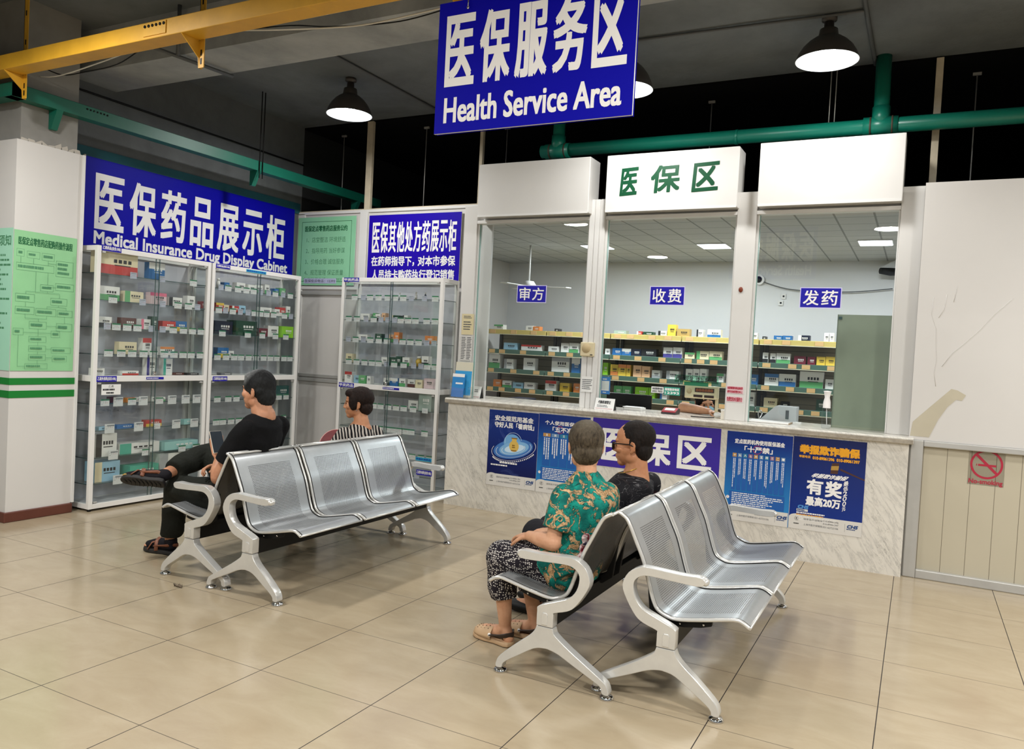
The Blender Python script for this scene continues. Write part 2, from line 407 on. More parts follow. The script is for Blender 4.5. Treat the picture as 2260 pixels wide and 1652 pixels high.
q = MB(); q.box((-3.197, 1.95, 2.86), (-3.19, 4.75, 2.975)); struct(q.build('trim_3', M_teald), 'teal painted band along the left wall')
# concrete column with white cladding
struct(boxobj('column', (-3.35, 1.47, 2.78), (-2.83, 1.9, 3.83), M_concrete))
q = MB(); q.box((-3.4, 1.43, 0.0), (-2.80, 1.925, 2.80)); col = struct(q.build('column_cladding', M_whitew), 'white clad column at the left edge')
boxobj('edge_strip', (-2.80, 1.925, 0.08), (-2.785, 1.945, 2.8), M_frame, col)
q = MB(); rr = random.Random(3)
for i in range(9):                                   # torn plaster above the cladding
    a = -3.0 + 0.02 * i
    q.prism([(1.47 + 0.05 * i, 2.80), (1.53 + 0.05 * i, 2.80), (1.52 + 0.05 * i, 2.80 + rr.uniform(0.01, 0.05)), (1.475 + 0.05 * i, 2.80 + rr.uniform(0.008, 0.04))], ((-2.828, 0, 0), (0, 1, 0), (0, 0, 1), (1, 0, 0)), 0.004)
q.build('torn_plaster', mat('torn_plaster', 'bdb6ab', 0.9), col)
struct(boxobj('baseboard_column', (-3.41, 1.415, 0.0), (-2.785, 1.935, 0.075), M_skirt, bevel=0.006))

# back partition (white panels left of the counter)
bw = MB()
bw.box((-3.2, 4.75, 0), (-0.70, 4.78, 2.875)); wb = struct(bw.build('wall_back', M_whitew))
for a, b in (((-3.2, 4.735, 2.845), (-0.70, 4.752, 2.875)), ((-3.2, 4.73, 2.02), (-2.20, 4.752, 2.055)), ((-3.2, 4.73, 1.96), (-2.2, 4.752, 2.0)), ((-2.315, 4.72, 0), (-2.215, 4.752, 2.86)), ((-3.2, 4.735, 0), (-3.1, 4.752, 2.86)), ((-3.1, 4.73, 1.0), (-2.315, 4.752, 1.035)), ((-3.1, 4.73, 1.05), (-2.315, 4.752, 1.085))):
    boxobj('frame_strip', a, b, M_alu if a[2] == 1.0 or a[2] == 1.05 or a[2] == 1.96 else M_frame, wb, bevel=0.004)
boxobj('top_edge', (-3.2, 4.745, 2.875), (-0.82, 4.785, 2.886), M_cream, wb)
# right partition: pillar, white upper panel, framed plank panel
wr = MB(); wr.box((3.035, 4.30, 0.975), (9.0, 4.33, 2.785)); wr_o = struct(wr.build('wall_right', M_whitew))
M_plank = grid_mat('beige_plank_panel', 'b9b19c', '736a5a', (0.1475,), (0.0035,), (3.281,), (0,), 0.5, 'c4bda9')
boxobj('side_strip', (3.04, 4.31, 0), (3.062, 4.5, 0.98), M_alu, wr_o)
boxobj('plank_panel', (3.10, 4.32, 0.05), (9.0, 4.335, 0.95), M_plank, wr_o)
for a, b in (((3.05, 4.285, 0.0), (3.13, 4.33, 0.974)), ((3.13, 4.285, 0.0), (9.0, 4.33, 0.062)), ((3.13, 4.285, 0.932), (9.0, 4.33, 0.974))):
    boxobj('aluminium_frame', a, b, M_alu, wr_o, bevel=0.006)
q = MB(); q.add([(x, 4.2985, z) for x, z in ((3.052, 1.10), (3.16, 1.22), (3.277, 1.348), (3.315, 1.34), (3.367, 1.31), (3.345, 1.27), (3.31, 1.275), (3.26, 1.22), (3.21, 1.13), (3.16, 1.0), (3.04, 1.0))], [tuple(range(11))])
q.build('torn_patch', mat('bare_board', 'bcb49f', 0.7, var=0.06), wr_o, fix=False)
for pts in (((3.13, 1.98), (3.125, 1.86), (3.16, 1.76), (3.165, 1.65), (3.175, 1.55), (3.165, 1.45), (3.18, 1.36)), ((3.21, 2.0), (3.2, 1.9), (3.17, 1.84)), ((3.27, 2.06), (3.255, 1.95)), ((3.60, 1.98), (3.5, 1.87), (3.42, 1.76), (3.33, 1.66), (3.27, 1.6), (3.21, 1.5))):
    q = MB(); q.tube([(x, 4.2995, z) for x, z in pts], 0.0016, 6); q.build('wrinkle', M_whitew, wr_o)

# pharmacy room behind the windows
M_tilec = grid_mat('dropped_ceiling_tiles', 'b9bcbb', '7c807e', (0.302, 0.33), (0.016, 0.013), (0.565, 5.093), (0, 1), 0.6)
q = MB(); q.box((-2.2, 4.79, 2.70), (3.6, 7.95, 2.72)); q.box((-0.80, 4.5, 2.70), (3.6, 4.79, 2.72)); struct(q.build('ceiling_pharmacy', M_tilec)); struct(boxobj('wall_pharmacy_back', (-2.2, 7.95, 0), (3.6, 8.0, 2.72), mat('pale_room_wall', 'd9dadb', 0.5)))
struct(boxobj('wall_pharmacy_left', (-2.25, 4.8, 0), (-2.2, 8.0, 2.72), M_whitew)); struct(boxobj('wall_pharmacy_right', (3.6, 4.34, 0), (3.65, 8.0, 2.72), M_whitew))

# service window front: pillars, lintels, panes
def pillar(n, x0, x1, z1, ys=4.42, strips=()):
    o = MB(); o.box((x0, ys, 0.99), (x1, ys + 0.09, z1)); p = struct(o.build('trim_%d' % n, M_white, bevel=0.004), 'white pillar between the service windows')
    for a, b in strips: boxobj('strip', (a, ys - 0.008, 0.99), (b, ys + 0.001, z1), M_frame, p, bevel=0.002)
    return p
pillar(4, -0.82, -0.68, 2.795); pillar(5, 0.452, 0.60, 2.80, strips=((0.455, 0.50), (0.507, 0.548), (0.555, 0.597))); pillar(6, 1.715, 1.868, 2.805); pillar(7, 2.884, 3.036, 2.79)
for i, (x0, x1) in enumerate(((-0.68, 0.452), (0.60, 1.715), (1.868, 2.884))):
    f = MB(); f.box((x0, 4.42, 2.625), (x1, 4.5, 2.655)); f.box((x0, 4.435, 0.99), (x0 + 0.02, 4.49, 2.625)); f.box((x1 - 0.012, 4.435, 0.99), (x1, 4.49, 2.625)); f.box((x0, 4.46, 2.655), (x1, 4.5, 2.80))
    wd = struct(f.build('window_%d' % (i + 1), M_frame, bevel=0.003), 'service window pane in its white frame')
    a, b = x0 + 0.02, x1 - 0.012
    e = MB(); e.box((a, 4.45, 1.16 if i < 2 else 1.02), (b, 4.456, 2.625)); e.build('pane', M_window, wd)
    ed = MB(); ed.box((a, 4.445, 0.992), (a + 0.006, 4.462, 2.62)); ed.build('pane_edge', mat('pale_glass_edge', '8fb0a8', 0.2), wd)

# ------------------------------------------------------------------ service counter
ctr = thing('service_counter', 'white marble service counter below the three windows', 'counter', (1.13, 4.5, 0))
q = MB(); q.box((-0.785, 4.24, 0.0), (3.04, 4.40, 0.945)); q.build('front_panel', M_marble, ctr)
q = MB(); q.prism([(4.205, 0.953), (4.212, 0.945), (4.9, 0.945), (4.9, 0.99), (4.216, 0.99), (4.207, 0.983)], ((1.13, 0, 0), (0, 1, 0), (0, 0, 1), (1, 0, 0)), 3.87); q.build('countertop', M_marbletop, ctr); boxobj('front_edge', (-0.803, 4.2035, 0.949), (3.063, 4.2055, 0.976), mat('raw_stone_edge', 'a39a8b', 0.6, var=0.3, vscale=22), ctr)
q = MB(); q.box((-0.78, 4.85, 0.7), (3.04, 4.88, 0.945)); q.build('rear_apron', mat('dark_apron', '2b2824', 0.7), ctr)

# ------------------------------------------------------------------ light boxes over the windows
def light_box(x0, x1, z1, label, txt=None):
    q = MB(); q.box((x0, 4.32, 2.672), (x1, 4.55, z1)); o = q.build('sign_box', M_white, bevel=0.006); tag(o, label, 'sign box', 'white sign boxes over the windows')
    boxobj('trim_strip', (x0 + 0.005, 4.317, 2.668), (x1 - 0.005, 4.33, 2.685), M_frame, o)
    if txt:
        P = Panel((x0, 4.319, 2.672), (1, 0, 0), (0, -1, 0), x1 - x0, z1 - 2.672, 0.0)
        mg = mat('deep_green_letters', '0d4a2e', 0.3)
        for ch, (u0, v0, u1, v1), sh in (('医', (0.125, 0.125, 0.275, 0.355), 0.012), ('保', (0.385, 0.135, 0.635, 0.36), 0.0), ('区', (0.735, 0.13, 0.945, 0.36), 0.0)):
            P.text(ch, u0, v0, u1, v1, mg, 0.0055, shear=0.012, skew=0.008)
        P.let.build('lettering', P.lmats, o, fix=False)
    return o
light_box(-0.627, 0.474, 3.15, 'blank white sign box over the first window, its film wrinkled')
light_box(0.626, 1.728, 3.145, 'white sign box over the middle window with green brush characters', True)
light_box(1.883, 2.892, 3.155, 'blank white sign box over the right window, reflecting the lamp')

# ------------------------------------------------------------------ signs
def flat_sign(name, label, cat, O, U, N, w, h, th, face, edge, texts, group=None):
    P = Panel(O, U, N, w, h, th); P.board(face, edge)
    for t in texts: P.text(*t[:5], M_letter, *t[5:])
    o = P.build(name); tag(o, label, cat, group); return o, P
W_ = 0.985; H_ = 0.61
hs, P = flat_sign('hanging_sign', 'big blue hanging sign with five white characters above Health Service Area', 'sign', (0.962, 1.215, 2.46), (1, 0, 0), (0, -1, 0), W_, H_, 0.012, M_blue, M_frame,
    [(c, 0.045 + 0.186 * i, 0.215, 0.205 + 0.186 * i, 0.545, 0.0062) for i, c in enumerate('医保服务区')] + [('Health Service Area', 0.05, 0.045, 0.935, 0.165, 0.003)])
Q = Panel((0.962 + W_, 1.216, 2.46), (-1, 0, 0), (0, 1, 0), W_, H_, 0.012); Q.rect(0, 0, W_, H_, M_blue)
for t_ in [(c, 0.045 + 0.186 * i, 0.215, 0.205 + 0.186 * i, 0.545, 0.0062) for i, c in enumerate('医保服务区')] + [('Health Service Area', 0.05, 0.045, 0.935, 0.165, 0.003)]: Q.text(*t_[:5], M_letter, t_[5])
Q.base.build('back_face', Q.mats, hs, fix=False); Q.let.build('lettering', Q.lmats, hs, fix=False)
for x in (1.12, 1.79):
    q = MB(); q.tube([(x, 1.199, 3.03), (x, 1.20, 3.06), (x, 1.212, 3.09), (x, 1.215, 3.188)], 0.003, 6); q.ellipsoid((x, 1.2, 3.03), (0.008, 0.006, 0.008), 8, 6); q.build('hook', M_chrome, hs)
ls, P = flat_sign('wall_sign', 'wide blue sign above the left glass cabinets, naming the drug display cabinet', 'sign', (-3.195, 2.2, 2.14), (0, 1, 0), (1, 0, 0), 2.46, 0.755, 0.012, M_blue, M_frame,
    [(c, 0.10 + 0.325 * i, 0.165, 0.375 + 0.325 * i, 0.635, 0.0085) for i, c in enumerate('医保药品展示柜')] + [('Medical Insurance Drug Display Cabinet', 0.10, 0.005, 2.38, 0.15, 0.004)])
for i in range(3): boxobj('edge_strip', (-3.196, 2.185, 2.1), (-3.17, 2.2, 2.9), M_cream, ls) if i == 0 else None
bs, P = flat_sign('wall_sign', 'violet-blue sign over the counter-side cabinet with one tall and two small lines', 'sign', (-2.185, 4.73, 2.09), (1, 0, 0), (0, -1, 0), 1.145, 0.717, 0.01, M_blue2, M_frame,
    [(c, 0.05 + 0.1055 * i, 0.325, 0.148 + 0.1055 * i, 0.64, 0.0034) for i, c in enumerate('医保其他处方药展示柜')] +
    [('在药师指导下，', 0.05, 0.18, 0.60, 0.285, 0.0026), ('对本市参保', 0.645, 0.18, 1.095, 0.285, 0.0026), ('人员持卡购药执行登记销售', 0.06, 0.035, 1.09, 0.145, 0.0026)])
P = Panel((-3.175, 4.727, 2.065), (1, 0, 0), (0, -1, 0), 0.815, 0.748, 0.006); P.board(M_green, M_frame); P.frame(0.055, 0.04, 0.755, 0.70, 0.005, M_gink)
P.text('医保定点零售药店服务公约', 0.10, 0.59, 0.70, 0.655, M_gink, 0.0016)
for i, t_ in enumerate(('1、店堂整洁 环境舒适', '2、指导用药 当好参谋', '3、价格合理 诚信服务', '4、规范管理 保证质量')): P.text(t_, 0.13 - 0.005 * i, 0.47 - 0.12 * i, 0.68 - 0.005 * i, 0.53 - 0.12 * i, M_gink2)
P.text('本店监督电话:5952 7022', 0.10, 0.035, 0.67, 0.085, M_gink2)
tag(P.build('notice_board'), 'pale green framed notice with four numbered lines, between the two big wall signs', 'notice')
P = Panel((-3.06, 4.72, 2.085), (1, 0, 0), (0, -1, 0), 0.46, 0.055, 0.002); P.board(mat('lilac_strip', 'b9bedd', 0.5)); P.text('医保投诉电话：12393', 0.015, 0.01, 0.445, 0.045, M_black)
tag(P.build('paper_strip'), 'pale lilac phone number strip stuck along the bottom of the framed green notice', 'label')

# column notices and stripes
def col_notice():
    P = Panel((-2.798, 1.43, 1.117), (0, 1, 0), (1, 0, 0), 0.475, 1.03, 0.002); P.board(M_green2)
    P.text('医保定点零售药店配购药操作流程', 0.03, 0.925, 0.44, 0.985, M_gink, 0.0012)
    B = [(.02, .84, .075, .895), (.095, .835, .19, .885), (.205, .83, .30, .885), (.315, .72, .45, .84), (.02, .74, .30, .795), (.315, .615, .46, .67), (.2, .60, .30, .65), (.02, .51, .16, .57), (.28, .50, .41, .555), (.02, .42, .16, .475), (.17, .415, .325, .47), (.335, .415, .455, .465), (.125, .315, .255, .37), (.33, .305, .455, .365), (.01, .265, .085, .315), (.29, .255, .36, .305), (.125, .215, .255, .26), (.125, .145, .255, .19), (.295, .135, .45, .18), (.125, .08, .255, .125), (.305, .07, .42, .115), (.1, .015, .27, .055)]
    for i, (a, b, c, d) in enumerate(B):
        P.frame(a, b, c, d, 0.0016, M_gink2); P.bars(a + .012, b + .012, c - .012, d - .008, 3 if i == 3 else 1, M_gink2, 0.55, seed=i)
    for a, b, c, d in ((.047, .795, .049, .84), (.14, .795, .142, .835), (.25, .795, .252, .83), (.25, .81, .315, .812), (.25, .65, .252, .74), (.25, .635, .315, .637), (.16, .59, .162, .74), (.25, .59, .252, .60), (.09, .588, .345, .59), (.09, .57, .092, .588), (.345, .555, .347, .588), (.09, .475, .092, .51), (.25, .485, .40, .487), (.34, .487, .342, .50), (.25, .47, .252, .487), (.40, .465, .402, .487), (.09, .39, .25, .392), (.09, .39, .092, .42), (.25, .39, .252, .415), (.19, .37, .192, .39), (.39, .365, .392, .415), (.255, .338, .33, .34), (.19, .26, .192, .315), (.085, .285, .29, .287), (.19, .19, .192, .215), (.19, .125, .192, .145), (.19, .055, .192, .08), (.045, .035, .047, .265), (.045, .034, .1, .036), (.255, .165, .295, .167), (.255, .098, .305, .1)): P.rect(a, b, c, d, M_gink2)
    tag(P.build('notice_sheet'), 'tall green flow chart notice on the white column beside the left cabinet', 'notice')
    P = Panel((-3.38, 1.428, 1.117), (1, 0, 0), (0, -1, 0), 0.575, 1.04, 0.002); P.board(mat('mint_notice', 'a5dcc0', 0.4)); P.text('购药须知', 0.24, 0.91, 0.555, 0.99, M_gink2, 0.0012); P.bars(0.05, 0.08, 0.56, 0.86, 22, M_gink2, 0.4, seed=5)
    tag(P.build('notice_sheet'), 'mint green text notice on the column front at the far left edge', 'notice')
    for z0, z1, nm in ((1.014, 1.064, 'upper'), (0.917, 0.97, 'lower')):
        q = MB(); q.box((-3.4, 1.427, z0), (-2.797, 1.927, z1)); q.build('green_stripe', M_gband, col)
col_notice()

# posters on the counter front
def grad(name, a, b, z0, z1, nz=0.0):
    m = bpy.data.materials.new(name); m.use_nodes = True; t = NT(m); P = t.pos(); s_ = t.new('SeparateXYZ', i0=P)
    f = t.new('MapRange', i0=s_.outputs[2], i1=z0, i2=z1, i3=0.0, i4=1.0).outputs[0]
    c = t.mix(f, lin(a), lin(b))
    if nz: c = t.mix(t.math('MULTIPLY', t.ramp(t.noise(P, 5, 6, 0.65, 1.5), [(0.55, (0, 0, 0)), (0.8, (1, 1, 1))]), nz), c, lin('5a6fb0'))
    bb = t.bsdf(Base_Color=c, Roughness=0.25); t.set(bb.inputs['Normal'], t.bump(t.noise(P, 7, 3), 0.12, 0.02)); MATS[name] = m; return m
M_navy = mat('poster_navy', '0d1a5c', 0.3); M_strip = mat('poster_foot_strip', 'd6d3cd', 0.5)
M_logo = mat('logo_blue', '123f7d', 0.5); M_gold = mat('poster_gold', 'd9b55a', 0.4)
YB = 4.2395
def logo(P, u, v, k, m):                              # three joined letters with a small caption below
    P.text('CHS', u, v, u + 0.085 * k, v + 0.03 * k, m, 0.002 * k, shear=0.008 * k); P.bars(u, v - 0.014 * k, u + 0.085 * k, v - 0.004 * k, 1, m, 0.8, seed=9)
def foot(P, w):
    P.rect(0, 0, w, 0.085, M_strip); P.disc(0.055, 0.085, 0.055, 0.028, M_strip); P.rect(0.05, 0.084, w, 0.108, M_strip)
    P.ring(0.055, 0.078, 0.016, 0.016, 0.002, M_black, n=20); P.text('C', 0.049, 0.07, 0.061, 0.088, M_black, 0.001); P.bars(0.035, 0.035, 0.085, 0.046, 1, M_black, 0.7, seed=4)
    P.text('国家医疗保障局', 0.105, 0.073, 0.235, 0.088, M_ink); P.text('010-89061396', 0.24, 0.078, 0.345, 0.09, M_ink); P.text('010-89061397', 0.24, 0.058, 0.345, 0.07, M_ink)
    P.text('上海市医疗保障局', 0.105, 0.033, 0.235, 0.048, M_ink); P.text('021-62723106', 0.24, 0.033, 0.345, 0.046, M_ink); P.rect(0.388, 0.025, 0.3895, 0.085, M_ink); logo(P, 0.4, 0.055, 0.85, M_logo)
def poster1():
    P = Panel((-0.342, YB, 0.238), (1, 0, 0), (0, -1, 0), 0.494, 0.68, 0.0015); P.board(grad('poster_deep_space', '0a0f45', '1c3f9a', 0.25, 1.3, 0.5))
    P.text('安全规范用基金', 0.06, 0.585, 0.445, 0.635, M_letter, 0.0018); P.text('守好人民「看病钱」', 0.06, 0.525, 0.455, 0.577, M_letter, 0.0018)
    mc = mat('poster_ring_blue', '7fb2dc', 0.4); mc2 = mat('poster_ring_pale', 'c8e0f2', 0.4); md = mat('poster_ring_mid', '3f74b8', 0.4)
    P.disc(0.255, 0.345, 0.2, 0.085, md, 0.22); P.disc(0.245, 0.40, 0.085, 0.075, mat('poster_bubble', '6fa6d6', 0.4)); P.disc(0.265, 0.35, 0.15, 0.058, mc, 0.22); P.disc(0.27, 0.35, 0.10, 0.034, mc2, 0.22)
    for a, b in ((0.225, 0.1), (0.18, 0.073), (0.12, 0.045)): P.ring(0.26, 0.345, a, b, 0.004, M_letter, 0.22, arc=(2.6, 6.6))
    P.ring(0.255, 0.41, 0.085, 0.08, 0.003, mc2, arc=(0.2, 3.4))
    mg = M_gold; P.disc(0.265, 0.37, 0.048, 0.05, mg); P.rect(0.242, 0.41, 0.288, 0.435, mg); P.rect(0.236, 0.435, 0.294, 0.445, mat('poster_gold_dark', '8a6526', 0.4)); P.rect(0.238, 0.325, 0.292, 0.335, mat('poster_gold_dark')); P.bars(0.245, 0.352, 0.285, 0.385, 2, mat('poster_gold_dark'), 0.6)
    for i in range(26):
        a = 3.5 + i * 0.085; u = 0.26 + 0.235 * math.cos(a) * 0.976 + 0.107 * math.sin(a) * -0.218; v = 0.345 + 0.235 * math.cos(a) * 0.218 + 0.107 * math.sin(a) * 0.976; P.rect(u, v - 0.012, u + 0.009, v, M_letter)
    P.bars(0.13, 0.205, 0.38, 0.222, 1, M_letter, 0.8); P.bars(0.04, 0.18, 0.28, 0.196, 1, M_letter, 0.8); foot(P, 0.494)
    tag(P.build('poster'), 'dark blue poster with a golden bottle ringed like a planet, leftmost on the counter', 'poster', 'posters on the counter front')
def poster2(x0, label, l1, l2, cols, accent, seed, prohibited):
    P = Panel((x0, YB, 0.236), (1, 0, 0), (0, -1, 0), 0.486 if cols > 6 else 0.482, 0.686, 0.0015); P.board(grad('poster_blue_%d' % cols, '2b86c8', '0b2f85', 0.3, 0.85))
    P.text(l1, 0.06, 0.595, 0.43, 0.632, M_letter, 0.0012); P.text(l2, 0.135, 0.535, 0.345, 0.582, M_letter, 0.0016); P.ring(prohibited, 0.558, 0.033, 0.033, 0.004, M_red)
    md = mat('poster_column_blue', '1a5aa8', 0.4); wd = 0.40 / cols
    for i in range(cols):
        u = 0.045 + wd * i; P.rect(u + 0.004, 0.235, u + wd - 0.004, 0.50, md); P.rect(u + 0.004, 0.49, u + wd - 0.006, 0.52, mat('poster_tab_%d' % (i % 4), ('b98a4a', '6f8fb0', '2a7a9a', '8a5a78')[i % 4] if accent else ('2a5fa0', '357a98', 'c9853a', '5a5f9a')[i % 4], 0.4))
        P.text('一二三四五六七八九十'[cols - 1 - i], u + wd / 2 - 0.009, 0.496, u + wd / 2 + 0.009, 0.514, M_letter, 0.0008); P.bars(u + 0.009, 0.30 if i % 3 else 0.25, u + wd - 0.009, 0.48, 2 if wd < .06 else 3, M_letter, 0.45, True, seed + i)
    P.rect(0.04, 0.115, 0.45, 0.225, md); P.bars(0.06, 0.12, 0.44, 0.22, 7, M_letter, 0.45, seed=seed); P.disc(0.03, 0.175, 0.012, 0.012, M_letter); P.text('!', 0.028, 0.168, 0.032, 0.183, M_red); foot(P, 0.482)
    tag(P.build('poster'), label, 'poster', 'posters on the counter front')
poster1()
poster2(0.155, 'bright blue poster with few text columns, partly behind the woman in teal', '个人使用医保基金', '「五不准」', 5, True, 11, 0.205)
poster2(1.781, 'blue poster with ten narrow text columns, right of the violet sign', '定点医药机构使用医保基金', '「十严禁」', 10, False, 31, 0.232)
def poster4():
    P = Panel((2.271, YB, 0.238), (1, 0, 0), (0, -1, 0), 0.501, 0.69, 0.0015); P.board(grad('poster_royal_blue', '0a2f86', '0a1d5c', 0.3, 0.9))
    P.text('举报欺诈骗保', 0.045, 0.565, 0.46, 0.635, M_orange, 0.0042); P.text('举报电话', 0.045, 0.535, 0.125, 0.555, M_orange, 0.0006); P.text('010-89061396', 0.14, 0.53, 0.29, 0.553, M_orange, 0.0012); P.text('010-89061397', 0.305, 0.53, 0.46, 0.553, M_orange, 0.0012)
    mb = mat('gavel_brown', '4a2a1c', 0.4); mg = mat('gavel_brass', 'b08a3e', 0.4)
    P.poly([(0.335, 0.482), (0.50, 0.42), (0.50, 0.411), (0.333, 0.468)], mb); P.poly([(0.275, 0.515), (0.325, 0.522), (0.318, 0.44), (0.268, 0.438)], mb); P.poly([(0.272, 0.494), (0.324, 0.5), (0.321, 0.468), (0.27, 0.464)], mg)
    P.text('举报欺诈骗保', 0.13, 0.395, 0.37, 0.43, M_letter, 0.001, shear=0.03); P.text('有', 0.11, 0.27, 0.225, 0.385, M_letter, 0.0042); P.text('奖', 0.24, 0.262, 0.355, 0.383, M_letter, 0.0042); P.text('最高20万', 0.11, 0.185, 0.35, 0.255, M_letter, 0.0026)
    for i, c in enumerate('最低200元'): P.text(c, 0.362, 0.355 - 0.037 * i, 0.395 - 0.002 * i, 0.388 - 0.037 * i, M_letter, 0.0006, skew=0.012)
    P.rect(0.05, 0.135, 0.13, 0.152, M_strip); P.text('CHS', 0.055, 0.155, 0.13, 0.182, mat('logo_light_blue', '4f8fd0', 0.5), 0.002, shear=0.006); P.bars(0.054, 0.138, 0.128, 0.15, 1, M_logo, 0.8)
    P.bars(0.05, 0.118, 0.25, 0.13, 1, M_letter, 0.8, seed=2); P.bars(0.05, 0.105, 0.31, 0.115, 1, M_orange, 0.7, seed=3); P.rect(0, 0, 0.501, 0.02, M_strip); 
    for r in range(4): P.bars(0.05, 0.066 + 0.0 * r, 0.40, 0.10, 3, M_letter, 0.35, seed=40 + r) if r == 0 else None
    foot(P, 0.501)
    tag(P.build('poster'), 'navy poster with orange headline and a judge gavel, rightmost on the counter', 'poster', 'posters on the counter front')
poster4()
P = Panel((0.66, YB, 0.53), (1, 0, 0), (0, -1, 0), 1.072, 0.40, 0.002); P.board(mat('violet_banner', '3d2a98', 0.4, spec=0.3))
for c, a, b in (('医', 0.09, 0.345), ('保', 0.39, 0.685), ('区', 0.735, 1.01)): P.text(c, a, 0.055, b, 0.32, M_letter, 0.0075)
tag(P.build('banner'), 'violet banner with three big white characters in the middle of the counter front', 'banner')

# no-smoking sticker
P = Panel((3.41, 4.32, 0.70), (1, 0, 0), (0, -1, 0), 0.215, 0.25, 0.0008); P.board(glass_mat('clear_film', (0.995, 0.995, 0.99, 1), 1.2)); P.ring(0.108, 0.145, 0.097, 0.1, 0.014, M_red, n=48)
P.poly([(0.038, 0.205), (0.05, 0.217), (0.18, 0.088), (0.168, 0.076)], M_red); P.rect(0.058, 0.132, 0.165, 0.146, M_red); P.rect(0.047, 0.132, 0.052, 0.146, M_red); P.text('No-smoking', 0.008, 0.0, 0.208, 0.042, M_red, 0.0009)
tag(P.build('no_smoking_sticker', letname='lettering'), 'red ring no-smoking sticker on the beige plank panel at the right', 'sticker')
# window plates
for x0, t_, lab in ((-0.236, '审方', 'small blue plate with two characters on the left window pane'), (1.024, '收费', 'small blue plate with two characters on the middle window pane'), (2.222, '发药', 'small blue plate with two characters on the right window pane')):
    P = Panel((x0, 4.449, 1.90), (1, 0, 0), (0, -1, 0), 0.298, 0.158, 0.002); P.board(mat('pale_violet_edge', 'cfc9f0', 0.5)); P.rect(0.006, 0.006, 0.292, 0.152, M_bluel)
    P.text(t_[0], 0.025, 0.022, 0.138, 0.137, M_letter, 0.0014); P.text(t_[1], 0.157, 0.022, 0.272, 0.137, M_letter, 0.0014); tag(P.build('window_plate'), lab, 'plate', 'blue plates on the window panes')

# ------------------------------------------------------------------ things under the ceiling
def channel(name, label, boxes, m): 
    t = thing(name, label, 'steel beam', (boxes[0][0][0], boxes[0][0][1], boxes[0][0][2]))
    q = MB(); [q.box(a, b) for a, b in boxes]; q.build('channel_body', m, t, bevel=0.004); return t
yb_ = channel('steel_channel', 'yellow painted steel channel crossing under the ceiling at upper left', [((-4.2, 1.2, 3.19), (4.5, 1.325, 3.29))], M_yellow)
q = MB(); q.box((-1.146, 1.194, 3.205), (-0.95, 1.2, 3.28)); q.build('joint_plate', M_yellow, yb_)
q = MB()
for i in range(6): q.lathe([(0.0, 0.0), (0.009, 0.0), (0.009, 0.004), (0, 0.004)], (-1.13 + 0.033 * i, 1.19, 3.262), 10, axis='Y')
q.build('bolt_holes', M_blackmetal, yb_)
for x in (-2.56, -0.80, 1.0):
    q = MB(); q.prism([(1.2, 3.19), (1.33, 3.19), (1.345, 3.03), (1.33, 3.03), (1.325, 3.09)], ((x - 0.022, 0, 0), (0, 1, 0), (0, 0, 1), (1, 0, 0)), 0.006); q.build('gusset', M_yellow, yb_)
    q = MB(); q.box((x - 0.025, 1.33, 3.03), (x + 0.02, 1.336, 3.83)); q.box((x - 0.025, 1.33, 3.03), (x - 0.02, 1.355, 3.83)); h = q.build('hanger_strap', M_yellow, yb_)
    q = MB()
    for z in (3.05, 3.10, 3.33, 3.40, 3.60): q.box((x - 0.008, 1.3285, z), (x + 0.004, 1.3295, z + 0.035))
    q.build('slot_holes', M_blackmetal, h)
gb = channel('steel_channel', 'teal painted steel channel running back along the left wall', [((-2.82, 1.335, 3.07), (-2.72, 5.6, 3.165)), ((-4.2, 1.335, 3.07), (-2.72, 1.435, 3.165))], M_teal)
for y in (1.69, 3.67, 5.2):
    q = MB(); q.prism([(-2.72, 3.07), (-2.82, 3.07), (-2.82, 2.93), (-2.79, 2.93)], ((0, y, 0), (1, 0, 0), (0, 0, 1), (0, 1, 0)), 0.05); q.build('gusset', M_teal, gb)
q = MB()
for i in range(7): q.lathe([(0.0, 0.0), (0.007, 0.0), (0.007, 0.003), (0, 0.003)], (-2.72, 1.9 + 0.028 * i, 3.14), 10, axis='X')
q.build('bolt_holes', M_blackmetal, gb)
for y in (3.66, 3.70): 
    q = MB(); q.tube([(-2.71, y, 3.0), (-2.71, y, 3.83)], 0.005, 6); q.build('hanger_rod', M_blackmetal, gb)

# green drain pipe
M_pipe = mat('green_pipe_paint', '0a7560', 0.35, var=0.08, vscale=4)
dp = thing('drain_pipe', 'green plastic drain pipe running level above the sign boxes', 'pipe', (1.1, 4.62, 3.3))
q = MB(); q.tube([(-0.14, 4.62, 3.305), (7.5, 4.62, 3.285)], 0.0575, 20); q.build('pipe_run', M_pipe, dp)
for x, top in ((2.70, 3.83), (0.02, 3.83)):
    q = MB(); q.tube([(x, 4.62, 3.30), (x, 4.625, 3.42), (x - 0.005, 4.64, top)], [0.056, 0.055, 0.055], 18); q.build('riser_pipe', M_pipe, dp)
    q = MB(); q.tube([(x - 0.12, 4.62, 3.303), (x + 0.12, 4.62, 3.30)], 0.066, 20); q.tube([(x, 4.62, 3.30), (x, 4.625, 3.44)], 0.064, 18); c_ = q.build('tee_coupling', M_pipe, dp)
    q = MB()
    for u in (-0.075, 0.075): q.tube([(x + u, 4.62, 3.302), (x + u + 0.012, 4.62, 3.302)], 0.0685, 20)
    q.build('glue_rings', mat('brown_glue', '4a3a2c', 0.6, var=0.3), c_)
q = MB(); q.tube([(1.62, 4.62, 3.3), (1.64, 4.62, 3.3)], 0.0605, 20); q.build('pipe_joint', M_pipe, dp)
for x in (2.33, 2.37): 
    q = MB(); q.tube([(x, 4.62, 3.35), (x, 4.62, 3.83)], 0.004, 6); q.build('hanger_rod', M_alu, dp)

